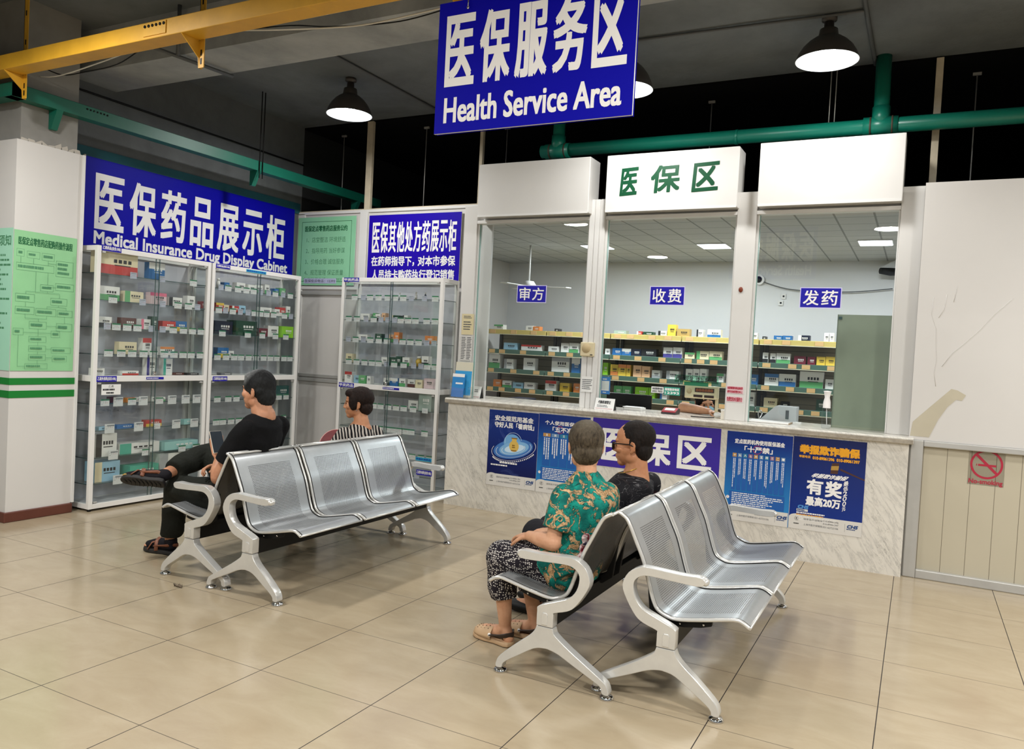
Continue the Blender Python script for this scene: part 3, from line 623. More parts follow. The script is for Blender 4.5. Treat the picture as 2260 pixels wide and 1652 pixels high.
# cream posts and threaded rods above the partition
for x, w_, lab in ((-2.255, 0.075, 'cream timber post rising above the notice board to the ceiling'), (-0.875, 0.035, 'thin cream post above the left end of the counter partition'), (3.073, 0.05, 'cream timber post above the right white panel')):
    tag(boxobj('timber_post', (x - w_ / 2, 4.752, 2.80 if x > 3 else 2.86), (x + w_ / 2, 4.792, 3.815), M_cream, bevel=0.003), lab, 'post', 'posts above the partition')
for (x, y, z0), lab in (((-2.9, 5.1, 2.73), 'thin steel rod in the dark gap just left of the first timber post'), ((-1.77, 5.1, 2.73), 'thin steel rod in the dark gap left of the hanging sign'), ((-0.936, 5.38, 2.73), 'thin steel rod above the first sign box'), ((1.262, 5.2, 2.73), 'thin steel rod in the dark gap above the middle sign box'), ((3.334, 5.17, 2.73), 'thin steel rod in the dark gap above the right white panel')):
    q = MB(); q.tube([(x, y, z0), (x, y, 3.81)], 0.005, 6); q.box((x - 0.03, y - 0.01, 3.79), (x + 0.03, y + 0.01, 3.81)); tag(q.build('threaded_rod', M_alu), lab, 'rod', 'rods holding up the dark ceiling')
def cable(name, label, pts, r, m, cat='cable'):
    q = MB(); q.tube(catmull(pts, 5), r, 6); return tag(q.build(name, m), label, cat)
M_gpipe = mat('grey_conduit', '55585a', 0.6); M_wire = mat('white_wire', 'd8d6cf', 0.5)
cable('cable', 'white cable sagging behind the yellow channel toward the hanging sign', [(-3.0, 1.6, 3.33), (-2.64, 1.6, 3.282), (-2.17, 1.6, 3.317), (-1.81, 1.6, 3.358), (-1.65, 1.6, 3.375), (-1.2, 1.6, 3.37), (-0.845, 1.6, 3.355), (-0.52, 1.6, 3.314), (-0.16, 1.6, 3.272), (0.174, 1.6, 3.243), (0.485, 1.6, 3.247), (0.9, 1.6, 3.27), (1.6, 1.6, 3.35), (3.0, 1.6, 3.45)], 0.005, M_wire)
cable('cable', 'thin black cable sagging behind the yellow channel beside the white one', [(-2.9, 1.63, 3.40), (-2.62, 1.63, 3.30), (-2.35, 1.63, 3.29), (-2.0, 1.63, 3.30), (-1.75, 1.63, 3.37), (-1.5, 1.63, 3.42), (-0.85, 1.63, 3.37), (-0.4, 1.63, 3.335), (-0.1, 1.63, 3.285), (0.3, 1.63, 3.245), (0.6, 1.63, 3.25), (1.2, 1.63, 3.32), (3.0, 1.63, 3.47)], 0.004, M_blackmetal)
gp = thing('ceiling_conduit', 'grey metal pipe under the pale beam behind the yellow channel', 'conduit', (-1.8, 2.1, 3.45))
q = MB(); q.tube([(-1.89, 1.75, 3.47), (-1.79, 2.46, 3.47)], 0.014, 10); q.build('pipe_run', M_gpipe, gp); q = MB(); q.tube([(-1.835, 1.99, 3.47), (-1.835, 1.99, 3.83)], 0.014, 10); q.build('drop_rod', M_gpipe, gp)
cable('wall_conduit', 'thin dark conduit along the upper left wall above the teal channel', [(-3.185, 1.95, 3.42), (-3.185, 3.3, 3.415), (-3.185, 4.77, 3.41)], 0.009, M_blackmetal, 'conduit')
cable('ceiling_conduit', 'dark conduit along the ceiling passing the small lamp left of the hanging sign', [(-1.37, 2.47, 3.815), (-1.36, 3.6, 3.815), (-1.35, 4.75, 3.815)], 0.012, M_gpipe, 'conduit')
cable('ceiling_conduit', 'dark conduit along the ceiling leading to the big right lamp', [(0.8, 3.68, 3.815), (1.3, 3.69, 3.815), (2.0, 3.70, 3.81), (2.38, 3.73, 3.815), (2.62, 3.73, 3.815)], 0.011, M_gpipe, 'conduit')
cable('ceiling_conduit', 'grey conduit on the ceiling right of the big lamp', [(2.62, 2.47, 3.815), (2.62, 3.6, 3.815), (2.63, 4.75, 3.815)], 0.016, M_gpipe, 'conduit')

# ------------------------------------------------------------------ pendant lamps
M_shade = mat('brown_grey_lamp_shade', '4b4643', 0.45, 0.2); M_shadein = mat('white_shade_inside', 'e8ecee', 0.35); M_bulb = mat('lit_bulb', 'f4f8ff', 0.5, emit=38.0)
def lamp(x, y, r, zr, label, watts):
    t = thing('pendant_lamp', label, 'lamp', (x, y, zr), 'bell lamps under the ceiling')
    q = MB(); q.lathe([(0.012, 3.83), (0.05, 3.825), (0.05, 3.80), (0.012, 3.795), (0.012, 0.27 + zr - 0.02)], (x, y, 0), 16); q.build('ceiling_rose', M_shade, t)
    h = 3.80 - zr; q = MB(); q.lathe([(0.0, zr + h * 0.98), (0.03, zr + h * 0.97), (0.034, zr + h * 0.80), (0.058, zr + h * 0.78), (0.066, zr + h * 0.60), (0.068, zr + h * 0.57)], (x, y, 0), 20); q.build('lamp_holder', M_shade, t)
    pr = [(0.066, 0.60), (0.088, 0.56), (0.125, 0.46), (0.16, 0.32), (0.185, 0.16), (0.2, 0.0)]; k = r / 0.2
    q = MB(); q.lathe([(a * k if i else 0.066, zr + h * b) for i, (a, b) in enumerate(pr)], (x, y, 0), 40); q.build('lamp_shade', M_shade, t, fix=False)
    q = MB(); q.lathe([((a - 0.004) * k if i else 0.062, zr + h * b + (0 if i == 5 else -0.003)) for i, (a, b) in enumerate(pr)], (x, y, 0), 40); q.lathe([((0.196) * k, zr), (0.2 * k, zr)], (x, y, 0), 40); q.build('shade_lining', M_shadein, t, fix=False)
    q = MB(); q.lathe([(0.0, zr - 0.01), (0.03, zr - 0.004), (0.05, zr + 0.03), (0.052, zr + 0.07), (0.045, zr + 0.11), (0.03, zr + 0.15)], (x, y, 0), 20); q.build('bulb', M_bulb, t)
    area_light('lamp_light', (x, y, zr - 0.012), r * 1.1, watts)
lamp(-1.62, 3.65, 0.205, 3.50, 'small lit bell lamp on the ceiling left of the hanging sign', 34)
lamp(0.985, 3.70, 0.205, 3.46, 'lit bell lamp half hidden behind the hanging sign', 26)
lamp(2.39, 3.78, 0.205, 3.53, 'big lit bell lamp at upper right, above the right sign box', 21)

# ------------------------------------------------------------------ waiting benches
SEAT = [(-.262, .775), (-.245, .768), (-.215, .742), (-.173, .658), (-.135, .578), (-.101, .471), (-.083, .42), (-.064, .388), (-.026, .367), (.02, .361), (.12, .378), (.212, .398), (.262, .407), (.29, .402), (.32, .384)]
ARM_O = [(.148, .556), (.131, .572), (.06, .570), (-.026, .573), (-.09, .576), (-.13, .572), (-.177, .542), (-.201, .485), (-.18, .428), (-.137, .365), (-.10, .340), (-.044, .322), (-.040, .31), (-.040, .255)]
ARM_I = [(.038, .255), (.038, .32), (.03, .342), (-.061, .378), (-.11, .401), (-.142, .44), (-.153, .49), (-.142, .52), (-.109, .539), (-.06, .541), (.023, .537), (.115, .534), (.14, .54)]
LEG = [(-.040, .252), (-.044, .238), (-.056, .220), (-.121, .175), (-.21, .122), (-.275, .083), (-.300, .062), (-.310, .024), (-.281, .024), (-.272, .050), (-.235, .070), (-.142, .112), (-.075, .143), (-.03, .155), (.0, .156), (.047, .145), (.118, .100), (.179, .060), (.198, .040), (.203, .024), (.231, .024), (.229, .052), (.209, .083), (.138, .147), (.075, .198), (.048, .228), (.038, .252)]
def smooth2(p, k=4): return [(v.x, v.y) for v in catmull([(a, b, 0) for a, b in p], k)]
def bench_seat(y0, y1, parent):
    prof = catmull([(x, 0, z) for x, z in SEAT], 4); n = len(prof); L = [0.0]
    for i in range(1, n): L.append(L[-1] + (prof[i] - prof[i - 1]).length)
    w = y1 - y0; us = [0, 0.012, w / 2, w - 0.012, w]; vs = []; uv = []
    for i, p in enumerate(prof):
        for u in us: vs.append((p.x, y0 + u, p.z)); uv.append((u, L[i]))
    k = len(us); fs = [(i * k + j, i * k + j + 1, (i + 1) * k + j + 1, (i + 1) * k + j) for i in range(n - 1) for j in range(k - 1)]
    me = bpy.data.meshes.new('seat_shell'); off = Vector(parent.location)
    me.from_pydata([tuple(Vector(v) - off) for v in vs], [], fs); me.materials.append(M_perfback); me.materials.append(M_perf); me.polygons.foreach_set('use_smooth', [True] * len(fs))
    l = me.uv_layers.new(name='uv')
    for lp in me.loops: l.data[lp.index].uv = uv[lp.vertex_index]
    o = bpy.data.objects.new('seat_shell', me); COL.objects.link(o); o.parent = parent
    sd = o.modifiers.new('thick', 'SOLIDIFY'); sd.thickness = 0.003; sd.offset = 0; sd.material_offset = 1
    q = MB()
    for yy in (y0 + 0.002, y1 - 0.002): q.tube([(p.x, yy, p.z) for p in prof], 0.0085, 8)
    q.tube([(prof[-1].x, y0, prof[-1].z), (prof[-1].x, y1, prof[-1].z)], 0.006, 8); q.tube([(prof[0].x, y0, prof[0].z), (prof[0].x, y1, prof[0].z)], 0.007, 8)
    q.build('rolled_edge', M_silver, o)
    q = MB()
    for yy in (y0 + 0.014, y1 - 0.014): q.tube([(p.x, yy, p.z + .002) for p in prof], 0.0045, 6)
    q.build('edge_gap', M_blackmetal, o)
    return o
def make_bench(label):
    t = thing('waiting_bench', label, 'bench', (0, 0, 0), 'silver three-seat waiting benches')
    for y0, y1 in ((.045, .572), (.603, 1.127), (1.158, 1.685)):
        bench_seat(y0, y1, t)
        q = MB()
        for yy in (y0 + 0.035, y1 - 0.035): q.prism([(-.125, .52), (-.092, .43), (-.07, .378), (-.028, .356), (.02, .352), (.12, .368), (.165, .377), (.163, .352), (.12, .338), (.045, .325), (-.055, .322), (-.105, .36)], ((0, yy, 0), (1, 0, 0), (0, 0, 1), (0, 1, 0)), 0.02)
        q.box((-.05, y0 + 0.03, .325), (.06, y1 - 0.03, .345)); b = q.build('seat_bracket', M_blackmetal, t, bevel=0.003)
        q = MB()
        for yy in (y0 + 0.022, y1 - 0.022):
            for x, z in ((-.06, .35), (.03, .34), (.13, .355)): q.ellipsoid((x, yy, z), (0.006, 0.006, 0.006), 8, 5)
        q.build('bolts', M_chrome, b)
    boxobj('crossbeam', (-.028, .02, .245), (.028, 1.71, .335), M_blackmetal, t, bevel=0.004)
    for y in (0.0, 1.73):
        fr = ((0, y, 0), (1, 0, 0), (0, 0, 1), (0, 1, 0))
        q = MB(); q.prism(smooth2(ARM_O, 3) + smooth2(ARM_I, 3), fr, 0.05, smooth=True); a = q.build('armrest', M_silver, t, bevel=0.011, segs=3)
        q = MB(); q.ellipsoid((.143, y, .552), (0.017, 0.024, 0.017), 14, 8); q.build('arm_knob', M_silver, a)
        q = MB()
        for sy in (-1, 1): q.prism([(-.014, .262), (.014, .262), (.014, .308), (.008, .316), (-.008, .316), (-.014, .308)], ((0, y + sy * 0.0255, 0), (1, 0, 0), (0, 0, 1), (0, 1, 0)), 0.006)
        q.build('cover_plate', M_silver, a, bevel=0.002)
        q = MB(); q.prism(smooth2(LEG, 3), fr, 0.046, smooth=True); g = q.build('leg', M_silver, t, bevel=0.010, segs=3)
        for x in (-.295, .217):
            q = MB(); q.lathe([(0.0, 0.0), (0.03, 0.0), (0.032, 0.005), (0.026, 0.014), (0.010, 0.018), (0.008, 0.03), (0.0, 0.031)], (x, y, 0), 20); q.build('foot_pad', M_chrome, g)
    return t
bench = make_bench('silver three-seat bench holding the woman in the teal shirt'); bench.location = (1.685, 2.93, 0); bench.rotation_euler = (0, 0, PI)
for loc, rz, lab in (((2.21, 1.265, 0), 0, 'empty silver three-seat bench nearest the no-smoking panel'), ((-0.67, 3.02, 0), PI, 'silver three-seat bench facing the cabinets, the man in black on its near seat'), ((-0.172, 1.265, 0), 0, 'empty silver three-seat bench back to back with the man in black')):
    b = copy_tree(bench); b.location = loc; b.rotation_euler = (0, 0, rz); b['label'] = lab

# ------------------------------------------------------------------ glass display cabinets
PAL = dict(white='ecebe6', cream='e6d9b4', green='5faa6a', lime='8fcf2e', darkgreen='1f4634', teal='4fae96', darkteal='2c5f5d', blue='2b6ba8', lightblue='9cc6dd', navy='1c2338', darkred='8a2f38', red='c23a34', maroon='6e1f30', brown='5a2f28', black='25262a', orange='e08a4a', peach='e9b98f', yellow='e6c44a', tan='b89a5a', pink='e0708a', purple='4a4490', gray='a9acaf', greengray='9fb0a6', grayframe='6b6e70', lightteal='9fd0cc', pinkpale='e3c9cc', pale='d9d9d6')
SECOND = dict(cream_red=('cream', 'red'), blue_white=('blue', 'white'), white_green=('white', 'green'), yellow_green=('cream', 'green'), white_black=('white', 'black'), white_pink=('white', 'pink'), red_white=('red', 'white'), blue_yellow=('blue', 'yellow'), white_red=('white', 'red'), white_orange=('white', 'orange'), white_brown=('white', 'brown'), purple_white=('white', 'purple'), teal_white=('white', 'teal'), red_yellow=('red', 'yellow'), white_teal=('white', 'teal'), lightblue_cat=('lightblue', 'cream'), white_gray=('white', 'gray'), peach_green=('peach', 'green'), white_redring=('white', 'red'), orange_yellow=('yellow', 'orange'), white_blue=('white', 'blue'), navy_white=('navy', 'white'), device_box=('white', 'black'), pink=('pinkpale', 'pink'))
NAMES = dict(lightblue='pale blue', darkgreen='dark green', darkteal='dark teal', darkred='dark red', lightteal='pale teal', greengray='grey-green', grayframe='grey', pinkpale='pale pink')
ORD = ['first', 'second', 'third', 'fourth', 'fifth', 'sixth', 'seventh', 'eighth', 'ninth', 'tenth', 'eleventh', 'twelfth', 'thirteenth', 'fourteenth', 'fifteenth', 'sixteenth', 'seventeenth', 'eighteenth', 'nineteenth', 'twentieth', 'twenty-first', 'twenty-second', 'twenty-third']
def cm(c): return mat('pack_' + c, PAL[c], 0.4)
def cname(c):
    a, b = SECOND.get(c, (c, None)); f = lambda x: NAMES.get(x, x)
    return f(a) if not b else f(a) + ' and ' + f(b)
M_btl = {'white': 'ecebe8', 'clear': 'd5dadb', 'dark': '2a3b45', 'yellow': 'c9a53a'}
def pack(kind, u0, u1, z, h, F, depth, label, group, seed):
    """F(u, d, z) -> world point; d = distance behind the front plane"""
    rd = random.Random(seed)
    if kind.startswith('bottle'):
        c = kind.split('_')[1]; r = (u1 - u0) / 2 * 0.9; P0 = F((u0 + u1) / 2, depth * 0.5, z)
        q = MB(); q.lathe([(0, 0), (r, 0), (r, h * 0.62), (r * 0.55, h * 0.74), (r * 0.55, h * 0.78), (0, h * 0.78)], P0, 14); o = q.build('medicine_bottle', mat('bottle_' + c, M_btl[c], 0.3))
        q = MB(); q.lathe([(0, h * 0.78), (r * 0.68, h * 0.78), (r * 0.68, h), (0, h)], P0, 14); q.build('bottle_cap', cm('white'), o)
        return tag(o, label, 'bottle', group)
    a, b = SECOND.get(kind, (kind, None)); q = MB(); A, B = F(u0, 0, z), F(u1, depth, z); mats = [cm(a), cm(b or ('white' if a not in ('white', 'cream', 'pale', 'greengray', 'grayframe', 'pinkpale') else 'gray')), cm('black' if a in ('white', 'cream', 'yellow', 'peach', 'pale', 'pinkpale', 'lightblue', 'tan') else 'white')]
    q.box((A[0], A[1], z), (B[0], B[1], z + h), 0); w = u1 - u0
    def pan(a0, b0, a1, b1, mi, l): q.quad(F(u0 + w * a0, -0.0006 * l, z + h * b0), F(u0 + w * a1, -0.0006 * l, z + h * b0), F(u0 + w * a1, -0.0006 * l, z + h * b1), F(u0 + w * a0, -0.0006 * l, z + h * b1), mi)
    st = rd.random()
    if kind in ('cream_red', 'blue_white') or (b and st < 0.5): pan(0, 0, 1, 0.42, 1, 1) if kind != 'blue_white' else pan(0, 0.62, 1, 1, 1, 1)
    elif b and st < 0.8: pan(0, 0, 0.28, 1, 1, 1)
    elif b: pan(0, 0.72, 1, 1, 1, 1)
    for i in range(4):                                     # printed name as a short row of strokes
        a0 = 0.34 + 0.13 * i; pan(a0, 0.52, a0 + 0.09, 0.68, 2, 2)
    pan(0.36, 0.40, 0.80, 0.44, 2, 2)
    o = q.build('medicine_box', mats, fix=False)
    return tag(o, label, 'box', group)

TAGM = [mat('tag_paper', 'dcdedd', 0.5), mat('tag_green', '2f7a55', 0.5), mat('tag_text', '8b8f92', 0.6), mat('tag_redtext', 'b8606a', 0.6), mat('tag_lilac', 'b7bccb', 0.5)]
_tagmesh = {}
def price_tag(kind, P0, axis, label, group):
    key = kind + axis
    if key not in _tagmesh:
        w, lo, hi = {'g': (.076, -.020, .036), 'w': (.066, -.018, .030), 'p': (.06, -.018, .034), 'L': (.086, -.026, .05)}[kind]
        U = Vector((0, 1, 0)) if axis == 'X' else Vector((1, 0, 0)); N = Vector((1, 0, 0)) if axis == 'X' else Vector((0, -1, 0)); q = MB()
        def r(a, b, c, d, m, n): q.quad(*[U * x + Vector((0, 0, y)) + N * n for x, y in ((a, b), (c, b), (c, d), (a, d))], m)
        q.prism([(-w / 2, lo), (w / 2, lo), (w / 2, hi), (-w / 2, hi)], (N * 0.001, U, (0, 0, 1), N), 0.002, 4 if kind == 'p' else 0)
        if kind == 'g': r(-w / 2, hi - .012, w / 2, hi, 1, .0024)
        if kind == 'L': r(-w * .28, hi - .02, w * .46, hi - .008, 2, .0024)
        if kind == 'p': r(-w * .4, hi - .012, w * .4, hi - .006, 2, .0024)
        rd = random.Random(len(kind) + 3)
        for i in range(3):
            z = hi - .022 - .009 * i
            for k in range(4):
                a = -w * .42 + w * .21 * k
                if rd.random() < .8: r(a, z, a + w * rd.uniform(.08, .17), z + .003, 3 if (i == 1 and k > 1) else 2, .0024)
        o = q.build('price_tag', TAGM, origin=(0, 0, 0), fix=False); _tagmesh[key] = o
    else:
        o = _tagmesh[key].copy(); COL.objects.link(o)
    o.location = P0; return tag(o, label, 'price tag', group)

def cabinet(label, who, F, w, depth, data, axis, stickers, seed, m0=1.036, m1=1.084):
    """F(u,d,z): u along the front, d behind the front"""
    H = 2.115; o0 = F(w / 2, depth / 2, 0); t = thing('display_cabinet', label, 'cabinet', o0, 'white framed glass display cabinets')
    def bx(name, a, b, m, par=None, bev=0.002): return boxobj(name, F(*a), F(*b), m, par or t, bev)
    p = 0.034
    for u, d in ((0, 0), (w - p, 0), (0, depth - p), (w - p, depth - p)): bx('post', (u, d, 0.018), (u + p, d + p, H), M_rail)
    for u, d in ((p / 2, p / 2), (w - p / 2, p / 2), (p / 2, depth - p / 2), (w - p / 2, depth - p / 2)):
        q = MB(); c_ = F(u, d, 0); q.lathe([(0, 0), (0.015, 0), (0.012, 0.018), (0, 0.018)], c_, 10); q.build('foot', M_blackmetal, t)
    for z0, z1 in ((H - 0.04, H), (m0, m1), (0.018, 0.058)):
        bx('front_rail', (p, 0.002, z0), (w - p, p - .004, z1), M_rail)
        for u in (0.002, w - p + .004): bx('side_rail', (u, p, z0), (u + p - .006, depth - p, z1), M_rail)
        bx('rear_rail', (p, depth - p + .004, z0), (w - p, depth - .002, z1), M_rail)
    bx('base_board', (p, p, 0.045), (w - p, depth - p, 0.058), mat('base_board', 'b9b9bc', 0.4)); bx('top_glass', (p, p, H - 0.008), (w - p, depth - p, H - 0.003), M_glass, None, 0); bx('middle_board', (p, p, m1 - .018), (w - p, depth - p, m1 - .004), M_rail)
    bx('back_panel', (p, depth - 0.012, 0.058), (w - p, depth - 0.004, H - 0.04), M_backpanel)
    for z0, z1 in ((0.06, m0 - .002), (m1 + .002, H - 0.042)):
        for k, (a, b) in enumerate(((p, w / 2 + 0.02), (w / 2 - 0.01, w - p))):
            g = bx('glass_door', (a, 0.008 + 0.008 * k, z0), (b, 0.012 + 0.008 * k, z1), M_glass, None, 0)
            e = MB(); u_ = b if k == 0 else a; e.box(F(u_ - 0.0015, 0.006 + 0.008 * k, z0), F(u_ + 0.0015, 0.014 + 0.008 * k, z1)); e.build('door_edge', M_edge, g)
        for u in (0.008, w - 0.014): bx('side_glass', (u, p, z0), (u + 0.005, depth - p, z1), M_glass, None, 0)
    for u, z in ((p + .01, H - 0.055), (w - p - .04, H - 0.055), (w - p - .04, m0 - .021), (p + .01, m0 - .021), (p + .01, 0.062)): bx('hinge', (u, 0.002, z), (u + 0.03, 0.02, z + 0.014), M_alu)
    q = MB(); c_ = F(w / 2, -0.004, m1 + .016); q.ellipsoid(c_, (0.014, 0.014, 0.012), 12, 8); q.ellipsoid((c_[0], c_[1], c_[2] + .014), (0.02, 0.02, 0.008), 12, 6); q.build('lock', M_chrome, t)
    for i, (z, items, tags) in enumerate(data):
        sh = ORD[i]
        if i != 4:
            s_ = bx('glass_shelf', (0.012, 0.026, z - 0.006), (w - 0.012, depth - 0.014, z), M_shelfglass, None, 0)
            e = MB(); e.box(F(0.014, 0.0245, z - 0.006), F(w - 0.014, 0.0262, z)); e.box(F(0.0145, 0.026, z - 0.006), F(0.016, depth - 0.014, z)); e.box(F(w - 0.0155, 0.026, z - 0.006), F(w - 0.014, depth - 0.014, z)); e.build('shelf_edge', M_edge, s_)
        for k, (a, b, h, c) in enumerate(items):
            a, b = max(a, data.u0 + .038), min(b, data.u0 + w - .038); dd = 0.06 if b - a < 0.2 else 0.13; d0 = 0.04 + 0.015 * ((k * 7 + i) % 3)
            kind = 'bottle' if c.startswith('bottle') else 'box'; nm = c.split('_')[1] if kind == 'bottle' else cname(c)
            G = lambda u, d, zz, d0=d0: F(u - data.u0, d0 + d, zz)
            pack(c, a, b, z + 0.0004, h, G, dd, '%s medicine %s, %s item from left, %s shelf of %s' % (nm, kind, ORD[k], sh, who), 'packs in the ' + who, seed * 100 + i * 17 + k)
        for k, (u, kd) in enumerate(tags):
            nm = {'g': 'green-topped price tag', 'p': 'small lilac price tag', 'L': 'large white price tag', 'w': 'plain white price tag'}[kd]
            price_tag(kd, F(u - data.u0, 0.0225, z), axis, '%s, %s tag from left, %s shelf of %s' % (nm, ORD[k], sh, who), 'price tags in the ' + who)
    U = Vector(F(1, 0, 0)) - Vector(F(0, 0, 0)); N = Vector(F(0, -1, 0)) - Vector(F(0, 0, 0))
    for u, z, ww, hh, txt, m in stickers:
        P = Panel(F(u, 0.0, z), U, N, ww, hh, 0.001); P.board(m)
        if txt == 'fine': P.bars(0.006, 0.003, ww - .006, hh - .003, 1, M_letter, 0.5)
        elif txt == 'card': P.text('乙类', ww * .36, hh * .70, ww * .62, hh * .92, M_black); P.bars(0.012, hh * .38, ww - .012, hh * .62, 1, M_black, 0.7); P.bars(ww * .25, hh * .08, ww * .8, hh * .30, 1, M_black, 0.7)
        else: P.text(txt, 0.008, 0.007, ww - 0.008, hh - 0.007, M_letter if m is not TEALSTK else M_bluel, 0.0006)
        P.build('label_sticker', t, 'sticker_text')
    return t
class Data(list): pass
def D(l, u0):
    d = Data(l); d.u0 = u0; return d
TEALSTK = mat('turquoise_label', '1fa3c6', 0.5)
CAB_FIRST=[
 (1.903,[(2.07,2.4,0.179,'cream_red'),(2.52,2.676,0.141,'blue_white')],[(2.351,'p'),(2.626,'p'),(2.95,'g')]),
 (1.691,[(2.08,2.255,0.113,'white_green'),(2.314,2.487,0.092,'yellow_green'),(2.531,2.692,0.1,'pink'),(2.73,2.866,0.077,'white_black'),(2.933,3.014,0.104,'white'),(3.069,3.15,0.066,'darkred')],[(2.174,'g'),(2.445,'p'),(2.64,'p'),(2.797,'g'),(2.907,'g'),(3.005,'p')]),
 (1.473,[(2.086,2.204,0.084,'white_black'),(2.273,2.406,0.087,'brown'),(2.465,2.554,0.086,'white_pink'),(2.579,2.628,0.115,'darkgreen'),(2.662,2.796,0.082,'red_white'),(2.8,2.925,0.089,'blue_yellow')],[(2.133,'p'),(2.213,'g'),(2.311,'g'),(2.406,'g'),(2.542,'p'),(2.649,'p'),(2.758,'g'),(2.864,'g'),(2.961,'g'),(3.056,'g')]),
 (1.258,[(2.257,2.419,0.103,'cream'),(2.486,2.57,0.142,'white_red'),(2.672,2.816,0.073,'white_orange')],[(2.152,'g'),(2.266,'g'),(2.366,'g'),(2.473,'g'),(2.569,'g'),(2.677,'g'),(2.775,'g'),(2.87,'g'),(2.957,'g'),(3.055,'g')]),
 (1.084,[(2.04,2.147,0.057,'white_brown'),(2.316,2.468,0.036,'white_red'),(2.523,2.612,0.164,'purple_white'),(2.699,2.79,0.144,'teal_white'),(2.803,2.927,0.02,'brown'),(2.932,3.066,0.02,'black')],[]),
 (0.858,[(2.226,2.296,0.046,'brown'),(2.35,2.422,0.037,'orange'),(2.447,2.49,0.04,'white'),(2.605,2.641,0.039,'white'),(2.65,2.719,0.037,'white_green')],[(2.137,'g'),(2.254,'L'),(2.381,'g'),(2.486,'L'),(2.645,'g'),(2.774,'L'),(2.917,'L'),(3.036,'L')]),
 (0.641,[(2.105,2.184,0.026,'lightblue'),(2.276,2.44,0.031,'blue'),(2.56,2.714,0.054,'red_yellow'),(2.925,3.023,0.044,'lightteal')],[(2.186,'L'),(2.452,'L'),(2.63,'w'),(2.827,'L'),(3.02,'L')]),
 (0.422,[(2.095,2.279,0.186,'device_box'),(2.32,2.7,0.086,'white_teal'),(2.731,3.121,0.073,'lightteal')],[(2.227,'L'),(2.531,'g'),(2.899,'g'),(3.052,'g')]),
 (0.214,[(2.104,2.326,0.161,'lightblue_cat'),(2.399,2.676,0.105,'teal'),(2.699,3.001,0.178,'white_gray')],[(2.276,'L'),(2.54,'L')]),
]
CAB_SECOND=[
 (1.894,[(3.249,3.291,0.093,'bottle_white'),(3.333,3.392,0.063,'blue'),(3.494,3.601,0.078,'white'),(3.611,3.701,0.069,'white'),(3.713,3.813,0.077,'white_green'),(3.855,3.916,0.096,'white_green'),(3.956,4.015,0.063,'blue'),(4.047,4.126,0.077,'green')],[(3.262,'p'),(3.348,'g'),(3.467,'g'),(3.571,'g'),(3.663,'g'),(3.755,'p'),(3.861,'p'),(3.953,'g'),(4.061,'p'),(4.164,'g')]),
 (1.682,[(3.244,3.335,0.077,'red_yellow'),(3.341,3.411,0.065,'cream'),(3.423,3.506,0.061,'red_white'),(3.517,3.602,0.072,'lightblue'),(3.808,3.96,0.077,'white_brown'),(3.974,4.043,0.07,'white'),(4.048,4.138,0.092,'red_white'),(4.166,4.222,0.111,'white_green')],[(3.247,'g'),(3.327,'p'),(3.414,'g'),(3.507,'p'),(3.603,'p'),(3.687,'g'),(3.764,'g'),(3.848,'g'),(3.941,'g'),(4.093,'g'),(4.184,'p')]),
 (1.468,[(3.253,3.464,0.125,'navy'),(3.48,3.744,0.14,'darkgreen'),(3.772,3.905,0.081,'maroon'),(3.922,4.066,0.112,'white'),(4.085,4.248,0.116,'lime')],[(3.3,'g'),(3.612,'g'),(3.8,'g'),(3.979,'g'),(4.125,'g')]),
 (1.246,[(3.271,3.4,0.096,'blue_yellow'),(3.413,3.479,0.067,'white')],[(3.253,'g'),(3.355,'g'),(3.454,'g'),(3.538,'g'),(3.635,'g'),(3.727,'g'),(3.831,'g'),(3.923,'g'),(4.01,'g'),(4.112,'g'),(4.197,'g')]),
 (1.078,[(3.336,3.465,0.028,'grayframe')],[]),
 (0.85,[(4.07,4.256,0.119,'darkteal')],[(3.272,'g'),(3.403,'g'),(3.503,'g'),(3.983,'g'),(4.065,'g'),(4.166,'g')]),
 (0.635,[],[(3.269,'g'),(3.349,'g'),(3.448,'g'),(3.543,'g'),(3.629,'g'),(4.14,'g')]),
 (0.42,[],[]),
 (0.21,[],[]),
]
